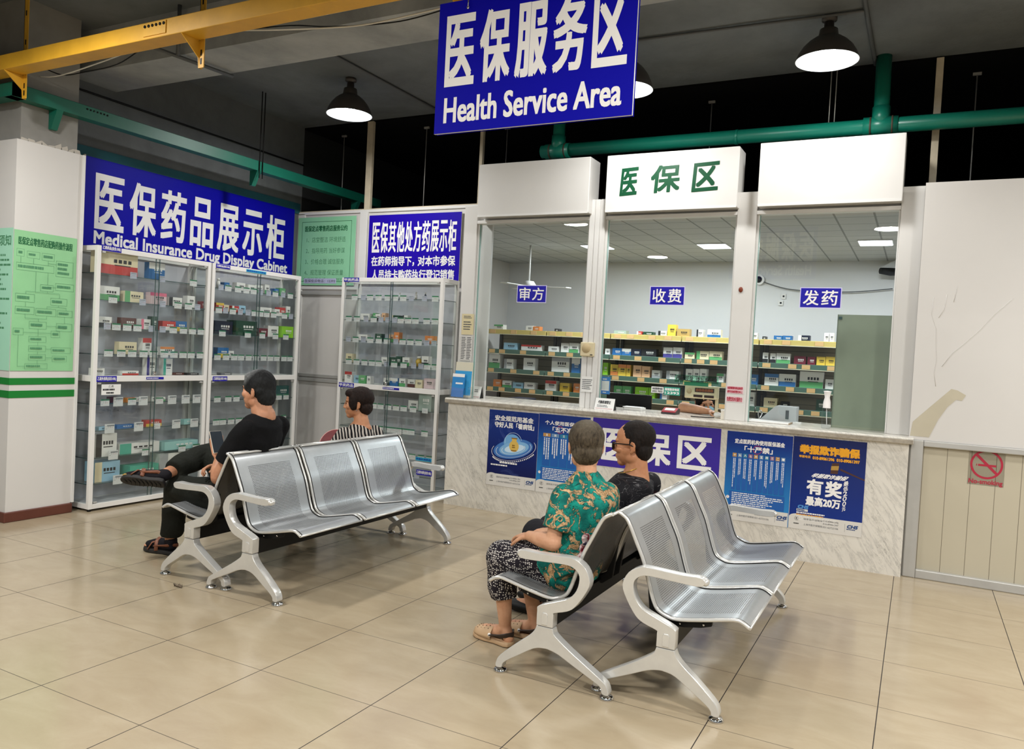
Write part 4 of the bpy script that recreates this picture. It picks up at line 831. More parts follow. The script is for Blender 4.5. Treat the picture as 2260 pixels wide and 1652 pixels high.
CAB_THIRD=[
 (1.908,[(-1.562,-1.54,0.066,'bottle_clear'),(-1.379,-1.352,0.075,'bottle_white'),(-1.278,-1.254,0.073,'bottle_dark')],[(-2.079,'g'),(-1.968,'p'),(-1.882,'g'),(-1.776,'g'),(-1.662,'g'),(-1.573,'g'),(-1.475,'g'),(-1.377,'p'),(-1.223,'p'),(-1.097,'g')]),
 (1.689,[(-2.02,-1.905,0.066,'white'),(-1.876,-1.838,0.075,'green'),(-1.818,-1.756,0.065,'white_black'),(-1.751,-1.708,0.078,'peach'),(-1.634,-1.604,0.06,'cream'),(-1.599,-1.527,0.057,'darkgreen'),(-1.494,-1.436,0.06,'white_black')],[(-2.142,'g'),(-2.037,'g'),(-1.921,'p'),(-1.824,'g'),(-1.733,'p'),(-1.649,'p'),(-1.566,'p'),(-1.492,'g'),(-1.402,'g'),(-1.316,'g'),(-1.184,'g'),(-1.089,'g')]),
 (1.479,[(-2.232,-2.196,0.054,'bottle_white'),(-2.028,-1.909,0.063,'white'),(-1.824,-1.745,0.078,'darkgreen'),(-1.66,-1.604,0.075,'peach_green'),(-1.578,-1.517,0.1,'orange'),(-1.218,-1.115,0.078,'orange')],[(-2.136,'p'),(-2.042,'g'),(-1.943,'p'),(-1.854,'g'),(-1.749,'g'),(-1.648,'g'),(-1.537,'p'),(-1.457,'g'),(-1.363,'g'),(-1.267,'g'),(-1.171,'p'),(-1.087,'p')]),
 (1.25,[(-2.173,-2.09,0.089,'cream'),(-1.731,-1.655,0.073,'white'),(-1.641,-1.555,0.078,'darkgreen'),(-1.542,-1.481,0.091,'darkgreen'),(-1.472,-1.389,0.084,'white_green'),(-1.341,-1.27,0.102,'bottle_yellow'),(-1.233,-1.154,0.107,'white_black')],[(-2.117,'g'),(-2.017,'g'),(-1.915,'g'),(-1.821,'g'),(-1.736,'g'),(-1.64,'p'),(-1.546,'g'),(-1.431,'g'),(-1.312,'p'),(-1.226,'p'),(-1.152,'g'),(-1.064,'g')]),
 (1.043,[(-2.189,-2.097,0.11,'white_redring'),(-2.08,-2.009,0.076,'lightblue'),(-1.995,-1.908,0.082,'green'),(-1.902,-1.856,0.08,'white'),(-1.702,-1.623,0.072,'white_black'),(-1.606,-1.507,0.079,'blue_white'),(-1.501,-1.426,0.08,'white_green'),(-1.408,-1.321,0.077,'white_brown'),(-1.294,-1.214,0.08,'cream'),(-1.204,-1.094,0.1,'pinkpale')],[]),
 (0.823,[(-1.387,-1.272,0.091,'white'),(-1.244,-1.096,0.176,'greengray')],[(-1.773,'g'),(-1.688,'g'),(-1.593,'g'),(-1.499,'g'),(-1.406,'g'),(-1.294,'g'),(-1.154,'w')]),
 (0.599,[],[(-1.681,'g'),(-1.599,'g'),(-1.525,'g'),(-1.447,'g'),(-1.377,'g'),(-1.301,'g'),(-1.146,'g')]),
 (0.36,[],[(-1.276,'g'),(-1.174,'g'),(-1.074,'g')]),
 (0.18,[],[(-1.212,'p')]),
]

XF = -2.70
cabinet('glass display cabinet next to the white column, its lower shelves full of large packs', 'column-side cabinet', lambda u, d, z: (XF - d, 2.012 + u, z), 1.112, 0.28, D(CAB_FIRST, 2.012), 'X',
    [(0.035, 2.078, 0.17, 0.046, '乙类药品(自负10%)', M_bluel), (0.03, 1.036, 0.175, 0.046, '乙类外用药(自负10%)', M_bluel), (0.48, 1.052, 0.17, 0.02, 'fine', M_bluel), (0.075, 0.93, 0.17, 0.085, 'card', M_paper)], 1)
cabinet('glass display cabinet in the middle, behind the man in black', 'middle cabinet', lambda u, d, z: (XF - d, 3.14 + u, z), 1.15, 0.28, D(CAB_SECOND, 3.14), 'X',
    [(0.036, 2.076, 0.165, 0.036, '乙类药品(自负10%)', M_bluel), (0.40, 2.079, 0.255, 0.026, '医保系统定价内药品', TEALSTK), (0.05, 1.030, 0.17, 0.044, '乙类药品(自负10%)', M_bluel), (0.05, 0.30, 0.2, 0.05, '乙类外用药(自负10%)', M_bluel)], 2)
cabinet('glass display cabinet at the end of the marble counter, behind the woman in stripes', 'counter-side cabinet', lambda u, d, z: (-2.235 + u, 4.384 + d, z), 1.235, 0.296, D(CAB_THIRD, -2.235), 'Y',
    [(0.025, 2.073, 0.195, 0.042, '甲类药品', M_bluel), (0.02, 0.994, 0.195, 0.046, '甲类药品', M_bluel), (0.58, 1.008, 0.2, 0.02, 'fine', M_bluel), (1.015, 0.342, 0.185, 0.034, '甲类外用药品', TEALSTK), (1.03, 0.205, 0.18, 0.05, '乙类外用药(自负10%)', M_bluel)], 3, 0.993, 1.0425)

# ------------------------------------------------------------------ pharmacy room: shelving with packs
GONDOLA=[
 (1.715,[(-1.903,-1.768,0.074,'white_green'),(-1.434,-1.337,0.073,'white'),(-1.33,-1.243,0.067,'orange'),(-1.029,-0.973,0.048,'black'),(-0.238,-0.082,0.053,'greengray'),(0.052,0.117,0.051,'red_white'),(0.134,0.255,0.049,'darkgreen'),(0.316,0.42,0.066,'white_black'),(0.427,0.524,0.144,'yellow'),(0.54,0.687,0.098,'tan'),(0.77,0.845,0.097,'white_black'),(0.897,1.046,0.102,'white_blue'),(1.392,1.453,0.082,'purple_white'),(1.507,1.547,0.045,'black'),(1.629,1.72,0.059,'blue'),(1.724,1.819,0.062,'blue'),(1.884,2.003,0.072,'navy_white'),(2.147,2.194,0.106,'white'),(2.199,2.244,0.108,'white')]),
 (1.461,[(-1.744,-1.552,0.098,'lightblue'),(-1.487,-1.204,0.082,'white_red'),(-1.101,-0.96,0.078,'white'),(-0.928,-0.82,0.124,'white'),(-0.814,-0.692,0.129,'white_green'),(-0.336,-0.277,0.082,'white'),(-0.243,-0.125,0.093,'blue'),(-0.121,-0.007,0.092,'blue_white'),(-0.002,0.118,0.094,'navy'),(0.122,0.305,0.101,'black'),(0.391,0.499,0.128,'purple_white'),(0.507,0.615,0.133,'purple_white'),(0.649,0.761,0.082,'yellow_green'),(0.785,0.927,0.105,'yellow_green'),(0.932,1.076,0.109,'yellow_green'),(1.524,1.581,0.121,'white_black'),(1.604,1.663,0.116,'white_black'),(1.669,1.814,0.121,'white_green'),(1.855,1.976,0.1,'maroon'),(1.995,2.073,0.098,'maroon'),(2.086,2.174,0.103,'yellow'),(2.178,2.272,0.107,'yellow')]),
 (1.212,[(-1.952,-1.79,0.189,'white_green'),(-1.725,-1.592,0.135,'white_gray'),(-1.442,-1.28,0.161,'white'),(-1.043,-0.804,0.196,'white_gray'),(-0.77,-0.657,0.2,'blue_white'),(-0.355,-0.29,0.158,'lime'),(-0.254,-0.159,0.142,'orange_yellow'),(-0.156,-0.058,0.148,'orange_yellow'),(-0.052,-0.001,0.147,'orange_yellow'),(0.034,0.135,0.147,'peach'),(0.141,0.242,0.142,'peach'),(0.267,0.364,0.101,'white_gray'),(0.443,0.586,0.104,'white_gray'),(0.672,0.752,0.14,'white'),(0.757,0.83,0.144,'white'),(0.835,0.913,0.149,'white'),(1.03,1.109,0.108,'white_green'),(1.39,1.485,0.12,'blue_yellow'),(1.558,1.706,0.139,'white_blue'),(1.711,1.885,0.145,'white_blue'),(1.926,2.164,0.186,'white_green'),(2.188,2.269,0.114,'white')]),
 (0.97,[(-1.871,-1.753,0.101,'orange'),(-1.736,-1.602,0.094,'white_green'),(-1.581,-1.433,0.081,'lightblue'),(-1.417,-1.268,0.092,'white'),(-1.117,-0.966,0.134,'white_red'),(-0.914,-0.785,0.116,'yellow'),(-0.729,-0.644,0.121,'orange'),(-0.198,-0.094,0.129,'green'),(-0.088,0.02,0.131,'green'),(0.072,0.234,0.133,'lime'),(0.24,0.318,0.134,'lime'),(0.381,0.466,0.13,'white_blue'),(1.392,1.461,0.163,'white_red'),(1.564,1.705,0.113,'cream'),(1.744,1.829,0.084,'black'),(2.109,2.194,0.136,'darkgreen')]),
]

M_gback = grid_mat('beige_slat_back', '8f866f', '5f5848', (0.085,), (0.006,), (0.0,), (2,), 0.6, '9a917a'); M_grail = mat('green_price_rail', '4e6b5e', 0.4); M_gyel = mat('yellow_price_rail', 'c9b56a', 0.5); M_gtag = mat('orange_shelf_ticket', 'd9b27a', 0.6); M_gmetal = mat('dark_upright', '33342f', 0.5)
BAYS = [-1.975, -1.115, -0.256, 0.615, 1.487, 2.40]
for bi in range(5):
    x0, x1 = BAYS[bi], BAYS[bi + 1]
    t = thing('shelf_unit', 'beige backed pharmacy shelf bay, %s from left behind the service windows' % ORD[bi], 'shelving', ((x0 + x1) / 2, 7.2, 0), 'pharmacy shelf bays')
    boxobj('slat_back', (x0, 7.36, 0.05), (x1, 7.39, 1.70), M_gback, t); boxobj('base_plinth', (x0 + .005, 7.02, 0), (x1 - .005, 7.39, 0.14), M_gmetal, t)
    for x in (x0 + .03, x1 - .03): boxobj('upright', (x - .018, 7.33, 0), (x + .018, 7.36, 1.70), M_gmetal, t)
    for k, z in enumerate((1.715, 1.461, 1.212, 0.97, 0.62)):
        s_ = boxobj('shelf_board', (x0 + .004, 7.02, z - .03), (x1 - .004, 7.36, z), M_gyel if k == 0 else M_paper, t)
        boxobj('price_rail', (x0 + .006, 6.99, z - .045), (x1 - .006, 7.02, z + .012), M_gyel if k == 0 else M_grail, s_, bevel=0.003)
        boxobj('rail_edge', (x0 + .006, 6.985, z - .052), (x1 - .006, 7.0, z - .044), mat('pale_rail_edge', 'd8d2b4', 0.4), s_)
        rd = random.Random(bi * 9 + k); u = x0 + .05
        tk = MB()
        while u < x1 - .12:
            tk.box((u, 6.986, z - .04), (u + .085, 6.99, z + .006)); u += rd.uniform(.12, .34)
        tk.build('shelf_tickets', M_gtag, s_)
for i, (z, items) in enumerate(GONDOLA):
    for k, (a, b, h, c) in enumerate(items):
        pack(c, a, b, z + .0004, h, lambda u, d, zz: (u, 7.05 + d, zz), 0.1, '%s medicine box, %s from left on %s shelf behind the windows' % (cname(c), ORD[k], ('top', 'second', 'third', 'fourth')[i]), 'packs on the pharmacy shelves', 900 + i * 30 + k)
M_panel = mat('lit_ceiling_panel', 'f2f8ff', 0.5, emit=7.0)
for (x, y), lab in (((1.04, 6.53), 'glowing square ceiling panel seen through the middle window'), ((2.62, 6.48), 'glowing square ceiling panel seen through the right window'), ((-0.27, 6.45), 'glowing square ceiling panel seen at the right of the first window')):
    t = thing('ceiling_panel_light', lab, 'light', (x, y, 2.685), 'square panel lights of the pharmacy room')
    boxobj('panel_frame', (x - .155, y - .165, 2.688), (x + .155, y + .165, 2.70), M_frame, t); boxobj('diffuser', (x - .145, y - .155, 2.684), (x + .145, y + .155, 2.69), M_panel, t)
# cameras on the room's back wall
t = thing('security_camera', 'white dome camera with dark lens on the wall beyond the right window', 'camera', (1.28, 7.90, 2.476)); q = MB(); q.lathe([(0, 0.05), (0.055, 0.048), (0.058, 0.02), (0.058, -0.0)], (1.28, 7.892, 2.476), 20, axis='Y'); q.tube([(1.28, 7.95, 2.476), (1.28, 7.89, 2.476)], 0.06, 20); q.build('dome_base', M_frame, t)
q = MB(); q.ellipsoid((1.275, 7.885, 2.478), (0.04, 0.035, 0.04), 16, 10); q.build('lens_dome', M_blackmetal, t)
t = thing('security_camera', 'dark bullet camera on a white bracket at upper right beyond the right window', 'camera', (2.72, 7.9, 2.56)); q = MB(); q.tube([(2.62, 7.70, 2.56), (2.72, 7.76, 2.555), (2.80, 7.82, 2.56)], [0.035, 0.045, 0.042], 16); q.build('camera_body', M_blackmetal, t)
q = MB(); q.prism([(2.60, 2.60), (2.82, 2.72), (2.84, 2.60)], ((0, 7.80, 0), (1, 0, 0), (0, 0, 1), (0, 1, 0)), 0.02); q.box((2.78, 7.80, 2.44), (2.86, 7.95, 2.70)); q.build('bracket', M_frame, t)
cable('cable', 'thin wire sagging between the two cameras beyond the right window', [(1.33, 7.9, 2.45), (1.6, 7.9, 2.37), (1.95, 7.9, 2.34), (2.35, 7.9, 2.34), (2.75, 7.9, 2.38)], 0.006, M_gpipe)
for z, lab in ((2.28, 'upper small white wall socket beyond the right window'), (2.20, 'lower small white wall socket beyond the right window')):
    x = 1.57 + (2.28 - z) * -0.35; o = boxobj('wall_socket', (x - .025, 7.93, z - .03), (x + .025, 7.95, z + .03), M_frame); tag(o, lab, 'socket'); q = MB(); q.box((x - .01, 7.928, z - .01), (x + .012, 7.931, z + .012)); q.build('socket_holes', M_blackmetal, o)
# ceiling fan in the left part of the room
t = thing('ceiling_fan', 'pale ceiling fan hanging behind the left window', 'fan', (-1.05, 6.3, 2.2)); q = MB(); q.tube([(-1.05, 6.3, 2.70), (-1.05, 6.3, 2.28)], 0.012, 10); q.build('down_rod', M_frame, t)
q = MB(); q.lathe([(0, 2.18), (0.07, 2.19), (0.09, 2.23), (0.06, 2.28), (0, 2.29)], (-1.05, 6.3, 0), 18); q.build('motor', M_frame, t)
for a in (0.3, 2.4, 4.5):
    q = MB(); q.prism([(0.07, -.03), (0.45, -.06), (0.5, 0.0), (0.45, .05), (0.07, .03)], ((-1.05, 6.3, 2.22), (math.cos(a), math.sin(a), 0), (-math.sin(a), math.cos(a), 0), (0, 0, 1)), 0.008); q.build('fan_blade', M_frame, t)

# ------------------------------------------------------------------ on and around the counter
M_ivory = mat('ivory_plastic', 'd9cba6', 0.45); ZC = 0.9905
# sliding tinted panel
o = boxobj('sliding_screen', (2.49, 4.62, ZC), (2.878, 4.632, 1.867), mat('grey_green_screen', '98a08c', 0.25, var=0.05)); tag(o, 'grey-green sliding screen standing behind the right window', 'screen')
boxobj('screen_handle', (2.496, 4.612, 1.83), (2.52, 4.62, 1.85), M_edge, o); boxobj('screen_edge', (2.487, 4.615, ZC), (2.492, 4.635, 1.867), mat('screen_edge', '6f7a6a', 0.3), o)
# intercom speaker on the pillar
t = thing('intercom_speaker', 'ivory square intercom speaker fixed to the first window pillar', 'speaker', (0.505, 4.4, 1.44)); boxobj('speaker_case', (0.444, 4.385, 1.44), (0.570, 4.42, 1.562), M_ivory, t, bevel=0.008)
q = MB(); q.lathe([(0.0, -0.004), (0.04, -0.003), (0.042, 0.0)], (0.50, 4.386, 1.51), 24, axis='Y'); q.build('speaker_grille', mat('tan_grille', 'c2ad84', 0.6), t); boxobj('switch', (0.54, 4.381, 1.452), (0.562, 4.386, 1.458), M_blackmetal, t)
def sheet(name, x0, z0, w, h, y, label, m, kinds, cat='paper', grp=None):
    P = Panel((x0, y, z0), (1, 0, 0), (0, -1, 0), w, h, 0.001); P.board(m)
    for k in kinds: P.bars(*k[:4], k[4], k[5], 0.45, seed=int(x0 * 50) % 97)
    return tag(P.build(name, letname='print'), label, cat, grp)
sheet('notice_sheet', 0.462, 1.13, 0.11, 0.135, 4.409, 'small white typed notice below the intercom speaker', M_paper, [(0.01, 0.02, 0.105, 0.115, 6, M_ink)])
sheet('notice_sheet', -0.792, 1.585, 0.13, 0.195, 4.417, 'yellowed paper slip on the left pillar, above the long list', mat('yellowed_paper', 'd6c9a0', 0.7), [(0.02, 0.15, 0.11, 0.18, 2, M_ink), (0.02, 0.04, 0.11, 0.13, 4, M_ink)])
sheet('notice_sheet', -0.795, 1.34, 0.13, 0.235, 4.4165, 'long grey typed list on the left pillar above the brochures', mat('grey_list_paper', 'cfcdc8', 0.7), [(0.01, 0.01, 0.06, 0.225, 14, M_ink), (0.07, 0.01, 0.12, 0.225, 14, M_ink)])
for z0, h, t_, lab in ((1.206, 0.058, ('如您需要的药品缺货', '请写在缺货登记本上'), 'upper red-lettered pink sticker on the pillar beside the right window'), (1.14, 0.042, ('免费饮用水在服务台',), 'lower red-lettered pink sticker on the pillar beside the right window')):
    P = Panel((1.716, 4.4185, z0), (1, 0, 0), (0, -1, 0), 0.13, h, 0.001); P.board(mat('pink_sticker', 'e6c6cc', 0.5))
    for i, s_ in enumerate(t_): P.text(s_, 0.005, h - (i + 1) * h / len(t_) + 0.004, 0.125, h - i * h / len(t_) - 0.003, M_red, 0.0007)
    tag(P.build('sticker'), lab, 'sticker')
q = MB(); q.ellipsoid((1.778, 4.418, 2.033), (0.017, 0.01, 0.022), 14, 8); tag(q.build('round_stain', mat('rust_brown_spot', '7a3318', 0.4)), 'small rust-brown oval knob on the pillar between middle and right windows', 'knob')
# brochure rack
t = thing('brochure_rack', 'clear acrylic brochure stand at the left end of the counter', 'rack', (-0.72, 4.33, ZC)); M_acr = glass_mat('clear_acrylic', (0.97, 0.98, 0.985, 1), 1.45)
boxobj('rack_back', (-0.80, 4.37, ZC), (-0.60, 4.374, 1.33), M_acr, t); boxobj('rack_base', (-0.80, 4.27, ZC), (-0.60, 4.374, ZC + .006), M_acr, t)
for x in (-0.80, -0.603): boxobj('rack_side', (x, 4.27, ZC), (x + .003, 4.374, 1.1), M_acr, t)
boxobj('rack_front', (-0.80, 4.27, ZC), (-0.60, 4.273, 1.06), M_acr, t)
for x0, x1, y, z1, lab, c2 in ((-0.79, -0.61, 4.34, 1.325, 'tall cream and blue brochure at the back of the acrylic stand', 'cream'), (-0.795, -0.665, 4.30, 1.215, 'blue brochure in front in the acrylic stand', 'blue')):
    q = MB(); q.prism([(y - .012, ZC + .008), (y - .002, ZC + .008), (y + .022, z1), (y + .012, z1)], (((x0 + x1) / 2, 0, 0), (0, 1, 0), (0, 0, 1), (1, 0, 0)), x1 - x0); o = q.build('brochure', mat('brochure_' + c2, 'd8d2bd' if c2 == 'cream' else '2f86c8', 0.4)); tag(o, lab, 'brochure')
    def fp(u, z, n=.0008): f = (z - ZC - .008) / (z1 - ZC - .008); return (x0 + (x1 - x0) * u, y - .012 + .024 * f - n, z)
    q = MB(); z_ = ZC + .008
    if c2 == 'cream': q.quad(fp(0, z_ + .02), fp(1, z_ + .02), fp(1, z_ + .245), fp(0, z_ + .245), 0); q.quad(fp(0, z_ + .02, .0012), fp(.5, z_ + .02, .0012), fp(.7, z_ + .08, .0012), fp(0, z_ + .12, .0012), 1)
    else: q.quad(fp(0, z_, .001), fp(1, z_, .001), fp(1, z_ + .08), fp(0, z_ + .09), 1); q.quad(fp(.3, z_ + .12), fp(.9, z_ + .12), fp(.9, z_ + .135), fp(.3, z_ + .135), 2); q.quad(fp(0, z1 - .03), fp(1, z1 - .03), fp(1, z1), fp(0, z1), 2)
    q.build('cover_print', [mat('brochure_sky', '3aa0d8', 0.4), mat('brochure_mid', '4f7fc0', 0.4), M_letter], o, fix=False)
# tent card signs
def tent(x0, x1, y, h, label, txt):
    d = 0.07; q = MB(); q.prism([(y, ZC), (y + d, ZC), (y + d * .55, ZC + h), (y + d * .5, ZC + h)], (((x0 + x1) / 2, 0, 0), (0, 1, 0), (0, 0, 1), (1, 0, 0)), x1 - x0, 0); o = q.build('tent_card', M_blackmetal); tag(o, label, 'card')
    f = Vector((0, d * .5, h)).normalized(); P = Panel((x0, y - .0008, ZC), (1, 0, 0), (0, -f.z, f.y), x1 - x0, math.hypot(h, d * .5), 0.0005); P.V = f; P.board(M_paper)
    w = x1 - x0
    if txt: P.text(txt, w * .15, h * .55, w * .8, h * .85, M_black, 0.0008); P.bars(w * .12, h * .22, w * .85, h * .46, 2, M_ink, 0.5)
    else: P.bars(w * .2, h * .5, w * .8, h * .8, 2, M_ink, 0.5)
    P.rect(0.01, h * .10, w - .01, h * .13, M_red); P.build('card_face', o)
tent(0.615, 0.79, 4.36, 0.098, 'white tent card with one line of black characters and a red rule', '代购药请登记'); tent(-0.67, -0.58, 4.46, 0.11, 'small white tent card at the left end of the counter, behind the brochures', None)
# monitor
t = thing('monitor', 'black computer monitor seen from behind in the middle window', 'monitor', (0.73, 5.0, ZC - .25)); boxobj('screen_back', (0.49, 4.97, 0.80), (0.925, 5.005, 1.115), M_blackmetal, t, bevel=0.01); boxobj('stand', (0.68, 4.99, 0.72), (0.74, 5.06, 0.95), M_blackmetal, t); boxobj('stand_foot', (0.58, 4.94, 0.70), (0.84, 5.12, 0.72), M_blackmetal, t)
boxobj('vent_strip', (0.62, 4.966, 1.0), (0.80, 4.971, 1.006), M_gmetal, t)
struct(boxobj('trim_8', (-0.9, 4.90, 0.67), (3.04, 5.5, 0.70), mat('staff_desk', '8c7f68', 0.6)), 'staff desk board behind the counter')
o = boxobj('paper_pad', (0.80, 4.60, ZC), (0.96, 4.72, ZC + .025), M_paper, bevel=0.003); tag(o, 'white note pad on the counter beside the tent card', 'paper'); boxobj('loose_sheet', (0.79, 4.59, ZC + .0255), (0.95, 4.70, ZC + .03), mat('top_sheet', 'f1f1ef', 0.6), o)
# QR stand left out of its code: plain blue stand card
P = Panel((0.612, 4.50, 1.12), (1, 0, 0), (0, -1, 0), 0.085, 0.15, 0.003); P.board(mat('card_blue', '3f86cf', 0.4)); P.rect(0.008, 0.03, 0.077, 0.115, M_letter); P.bars(0.015, 0.12, 0.07, 0.14, 1, M_letter, 0.6); P.bars(0.02, 0.008, 0.065, 0.022, 1, M_letter, 0.6)
tag(P.build('payment_card'), 'small blue and white payment card hung inside the middle window', 'card')
# red card reader
t = thing('card_reader', 'small red and black card reader on the counter under the middle window', 'device', (1.225, 4.56, ZC)); q = MB(); q.prism([(4.50, ZC), (4.64, ZC), (4.64, ZC + .045), (4.60, ZC + .05), (4.50, ZC + .016)], ((1.225, 0, 0), (0, 1, 0), (0, 0, 1), (1, 0, 0)), 0.125); q.build('reader_body', mat('dark_reader', '3a3436', 0.4), t, bevel=0.005)
fr = Vector((0, .10, .034)).normalized(); q = MB(); q.prism([(-.06, 0.002), (.06, 0.002), (.06, .10), (-.06, .10)], ((1.225, 4.50, ZC + .0175), (1, 0, 0), fr, (0, -fr.z, fr.y)), 0.006); q.build('red_face', mat('reader_red', 'b0182c', 0.35), t, bevel=0.002); q = MB(); q.prism([(-.042, 0.03), (.042, 0.03), (.042, .08), (-.042, .08)], ((1.225, 4.499, ZC + .0205), (1, 0, 0), fr, (0, -fr.z, fr.y)), 0.006); q.build('reader_screen', M_paper, t)
# price display on a stalk
t = thing('price_display', 'ivory customer price display with dark digit windows above the clerk', 'display', (1.467, 4.62, 1.13)); boxobj('display_case', (1.327, 4.60, 1.135), (1.605, 4.66, 1.245), M_ivory, t, bevel=0.008); q = MB(); q.tube([(1.59, 4.65, ZC), (1.59, 4.65, 1.2)], 0.014, 10); q.build('display_stalk', M_ivory, t)
boxobj('digit_window', (1.415, 4.597, 1.19), (1.575, 4.601, 1.225), mat('digit_brown', '2a0f08', 0.3), t); boxobj('small_window', (1.405, 4.597, 1.148), (1.48, 4.601, 1.168), MATS['digit_brown'], t); boxobj('small_window', (1.495, 4.597, 1.148), (1.575, 4.601, 1.168), MATS['digit_brown'], t)
P = Panel((1.42, 4.596, 1.193), (1, 0, 0), (0, -1, 0), 0.15, 0.03, 0.0005); P.text('888888', 0.004, 0.003, 0.146, 0.027, mat('dim_digits', '8a4a1e', 0.4, emit=0.5)); P.let.build('digits', P.lmats, t, fix=False)
q = MB(); q.lathe([(0, -0.002), (0.022, -0.002), (0.022, 0.0)], (1.366, 4.60, 1.195), 20, axis='Y'); q.build('speaker_disc', mat('tan_grille'), t)
# window films with hours and notices
def film(x0, z0, w, h, y, m, lines, col, lab):
    P = Panel((x0, y, z0), (1, 0, 0), (0, -1, 0), w, h, 0.001); P.board(m)
    for t_, a, b, c, d in lines: P.text(t_, a, b, c, d, col, 0.0008)
    tag(P.build('window_film'), lab, 'sticker')
M_film = mat('green_window_film', '1a6b4a', 0.4)
film(1.28, 1.268, 0.36, 0.062, 4.4475, glass_mat('clear_film_strip', (0.6, 0.8, 0.7, 1), 1.3), [('药品', 0.01, 0.012, 0.075, 0.056), ('现金', 0.085, 0.01, 0.155, 0.054), ('请当面点清', 0.175, 0.008, 0.35, 0.05)], M_black, 'green-tinted cash notice strip on the middle pane above the price display')
film(1.36, 1.245, 0.20, 0.03, 4.4475, M_film, [], M_black, 'dark green film patch on the middle pane behind the price display')
film(1.085, 1.165, 0.105, 0.052, 4.4475, M_paper, [('本店监督电话', 0.008, 0.028, 0.097, 0.046), ('5952 7022', 0.008, 0.006, 0.097, 0.022)], M_ink, 'white phone number slip on the middle pane')
film(1.195, 1.155, 0.135, 0.066, 4.4475, mat('turquoise_slip', '2f9a84', 0.4), [('医保投诉电话', 0.008, 0.036, 0.127, 0.058), ('12393', 0.008, 0.008, 0.127, 0.028)], M_letter, 'turquoise phone number slip on the middle pane beside the white one')
# tissue and small holder
t = MB(); rd = random.Random(4)
for i in range(7): t.ellipsoid((1.645 + rd.uniform(-.03, .03), 4.57 + rd.uniform(-.03, .03), ZC + .02 + rd.uniform(0, .02)), (0.03, 0.028, 0.02), 10, 6)
tag(t.build('tissue', M_paper), 'crumpled white tissue at the right end of the middle window', 'tissue')
o = boxobj('small_carton', (1.675, 4.44, ZC), (1.712, 4.50, ZC + .075), mat('pale_carton', 'd8d2c4', 0.5), bevel=0.002); tag(o, 'narrow cream carton beside the tissue at the second pillar', 'carton'); boxobj('carton_lid', (1.673, 4.438, ZC + .07), (1.714, 4.502, ZC + .077), M_frame, o)
cable('pen_chain', 'pen on a short cord lying on the counter by the tissue', [(1.44, 4.42, ZC + .006), (1.48, 4.40, ZC + .006), (1.53, 4.42, ZC + .006), (1.58, 4.44, ZC + .006), (1.62, 4.46, ZC + .008)], 0.004, M_blackmetal, 'pen')
# right window: scanner stand, book, bottle
t = thing('paper_tray', 'white sloping plastic tray on the counter in the right window', 'tray', (2.12, 4.74, ZC)); q = MB(); q.prism([(1.93, ZC), (2.22, ZC), (2.22, ZC + .13), (2.06, ZC + .13)], ((0, 4.75, 0), (1, 0, 0), (0, 0, 1), (0, 1, 0)), 0.16); q.build('tray_body', mat('grey_white_plastic', 'c3c5c8', 0.4), t, bevel=0.004)
boxobj('tray_slot', (2.14, 4.667, ZC + .03), (2.165, 4.672, ZC + .10), M_ink, t); boxobj('tray_foot', (2.20, 4.66, ZC), (2.26, 4.72, ZC + .012), M_paper, t)
o = boxobj('open_booklet', (1.88, 4.46, ZC), (2.20, 4.64, ZC + .01), mat('kraft_booklet', 'b09a7c', 0.7), bevel=0.002); tag(o, 'thin kraft booklet lying in front of the white tray', 'booklet'); boxobj('pages', (1.89, 4.455, ZC + .002), (2.195, 4.635, ZC + .013), M_paper, o)
t = thing('spray_bottle', 'clear spray bottle with white pump head in the right window', 'bottle', (2.467, 4.43, ZC)); q = MB(); q.lathe([(0, 0), (0.03, 0), (0.031, 0.01), (0.031, 0.13), (0.027, 0.155), (0.018, 0.165)], (2.467, 4.43, ZC), 20); q.build('bottle_body', glass_mat('clear_plastic', (0.94, 0.96, 0.97, 1), 1.45), t)
q = MB(); q.lathe([(0.028, 0.155), (0.026, 0.20), (0.018, 0.235), (0.026, 0.275), (0.03, 0.283), (0.0, 0.286)], (2.467, 4.43, ZC), 20); q.build('pump_head', M_letter, t); q = MB(); q.tube([(2.467, 4.43, ZC + .16), (2.47, 4.43, ZC + .09), (2.475, 4.43, ZC + .02)], 0.003, 6); q.build('dip_tube', M_letter, t)
cable('fan_key', 'small grey metal key ring clip at the left of the white tray', [(1.915, 4.80, ZC + .005), (1.93, 4.82, ZC + .05), (1.915, 4.83, ZC + .075), (1.90, 4.82, ZC + .05), (1.915, 4.80, ZC + .005)], 0.005, M_chrome, 'clip')
# boxes and a chair under the left window
for (x0, y0, x1, y1, z0, z1), c, lab in (((-0.62, 5.1, -0.42, 5.35, 0.72, 0.98), 'navy', 'dark file tray stack behind the left window'), ((0.10, 5.3, 0.34, 5.6, 0.72, 0.90), 'maroon', 'dark red carton low behind the left window')):
    o = boxobj('storage_box', (x0, y0, z0 - .02), (x1, y1, z1), cm(c), bevel=0.004); tag(o, lab, 'box'); boxobj('box_label', (x0 + .03, y0 - .002, z1 - .06), (x1 - .03, y0, z1 - .03), M_paper, o)

q = MB(); rd = random.Random(5)
for i in range(4): q.tube([(-0.64 + rd.uniform(-.02, .02), 1.17 + rd.uniform(-.015, .015), .004), (-0.63 + rd.uniform(-.03, .03), 1.165 + rd.uniform(-.02, .02), .008 + .003 * i), (-0.61 + rd.uniform(-.03, .03), 1.16, .005)], .005, 6, flat=((0, 0, 1), .4))
tag(q.build('litter', mat('brown_litter', '6b5d4c', 0.8)), 'tiny crumpled brown litter on the floor in front of the man in black', 'litter')

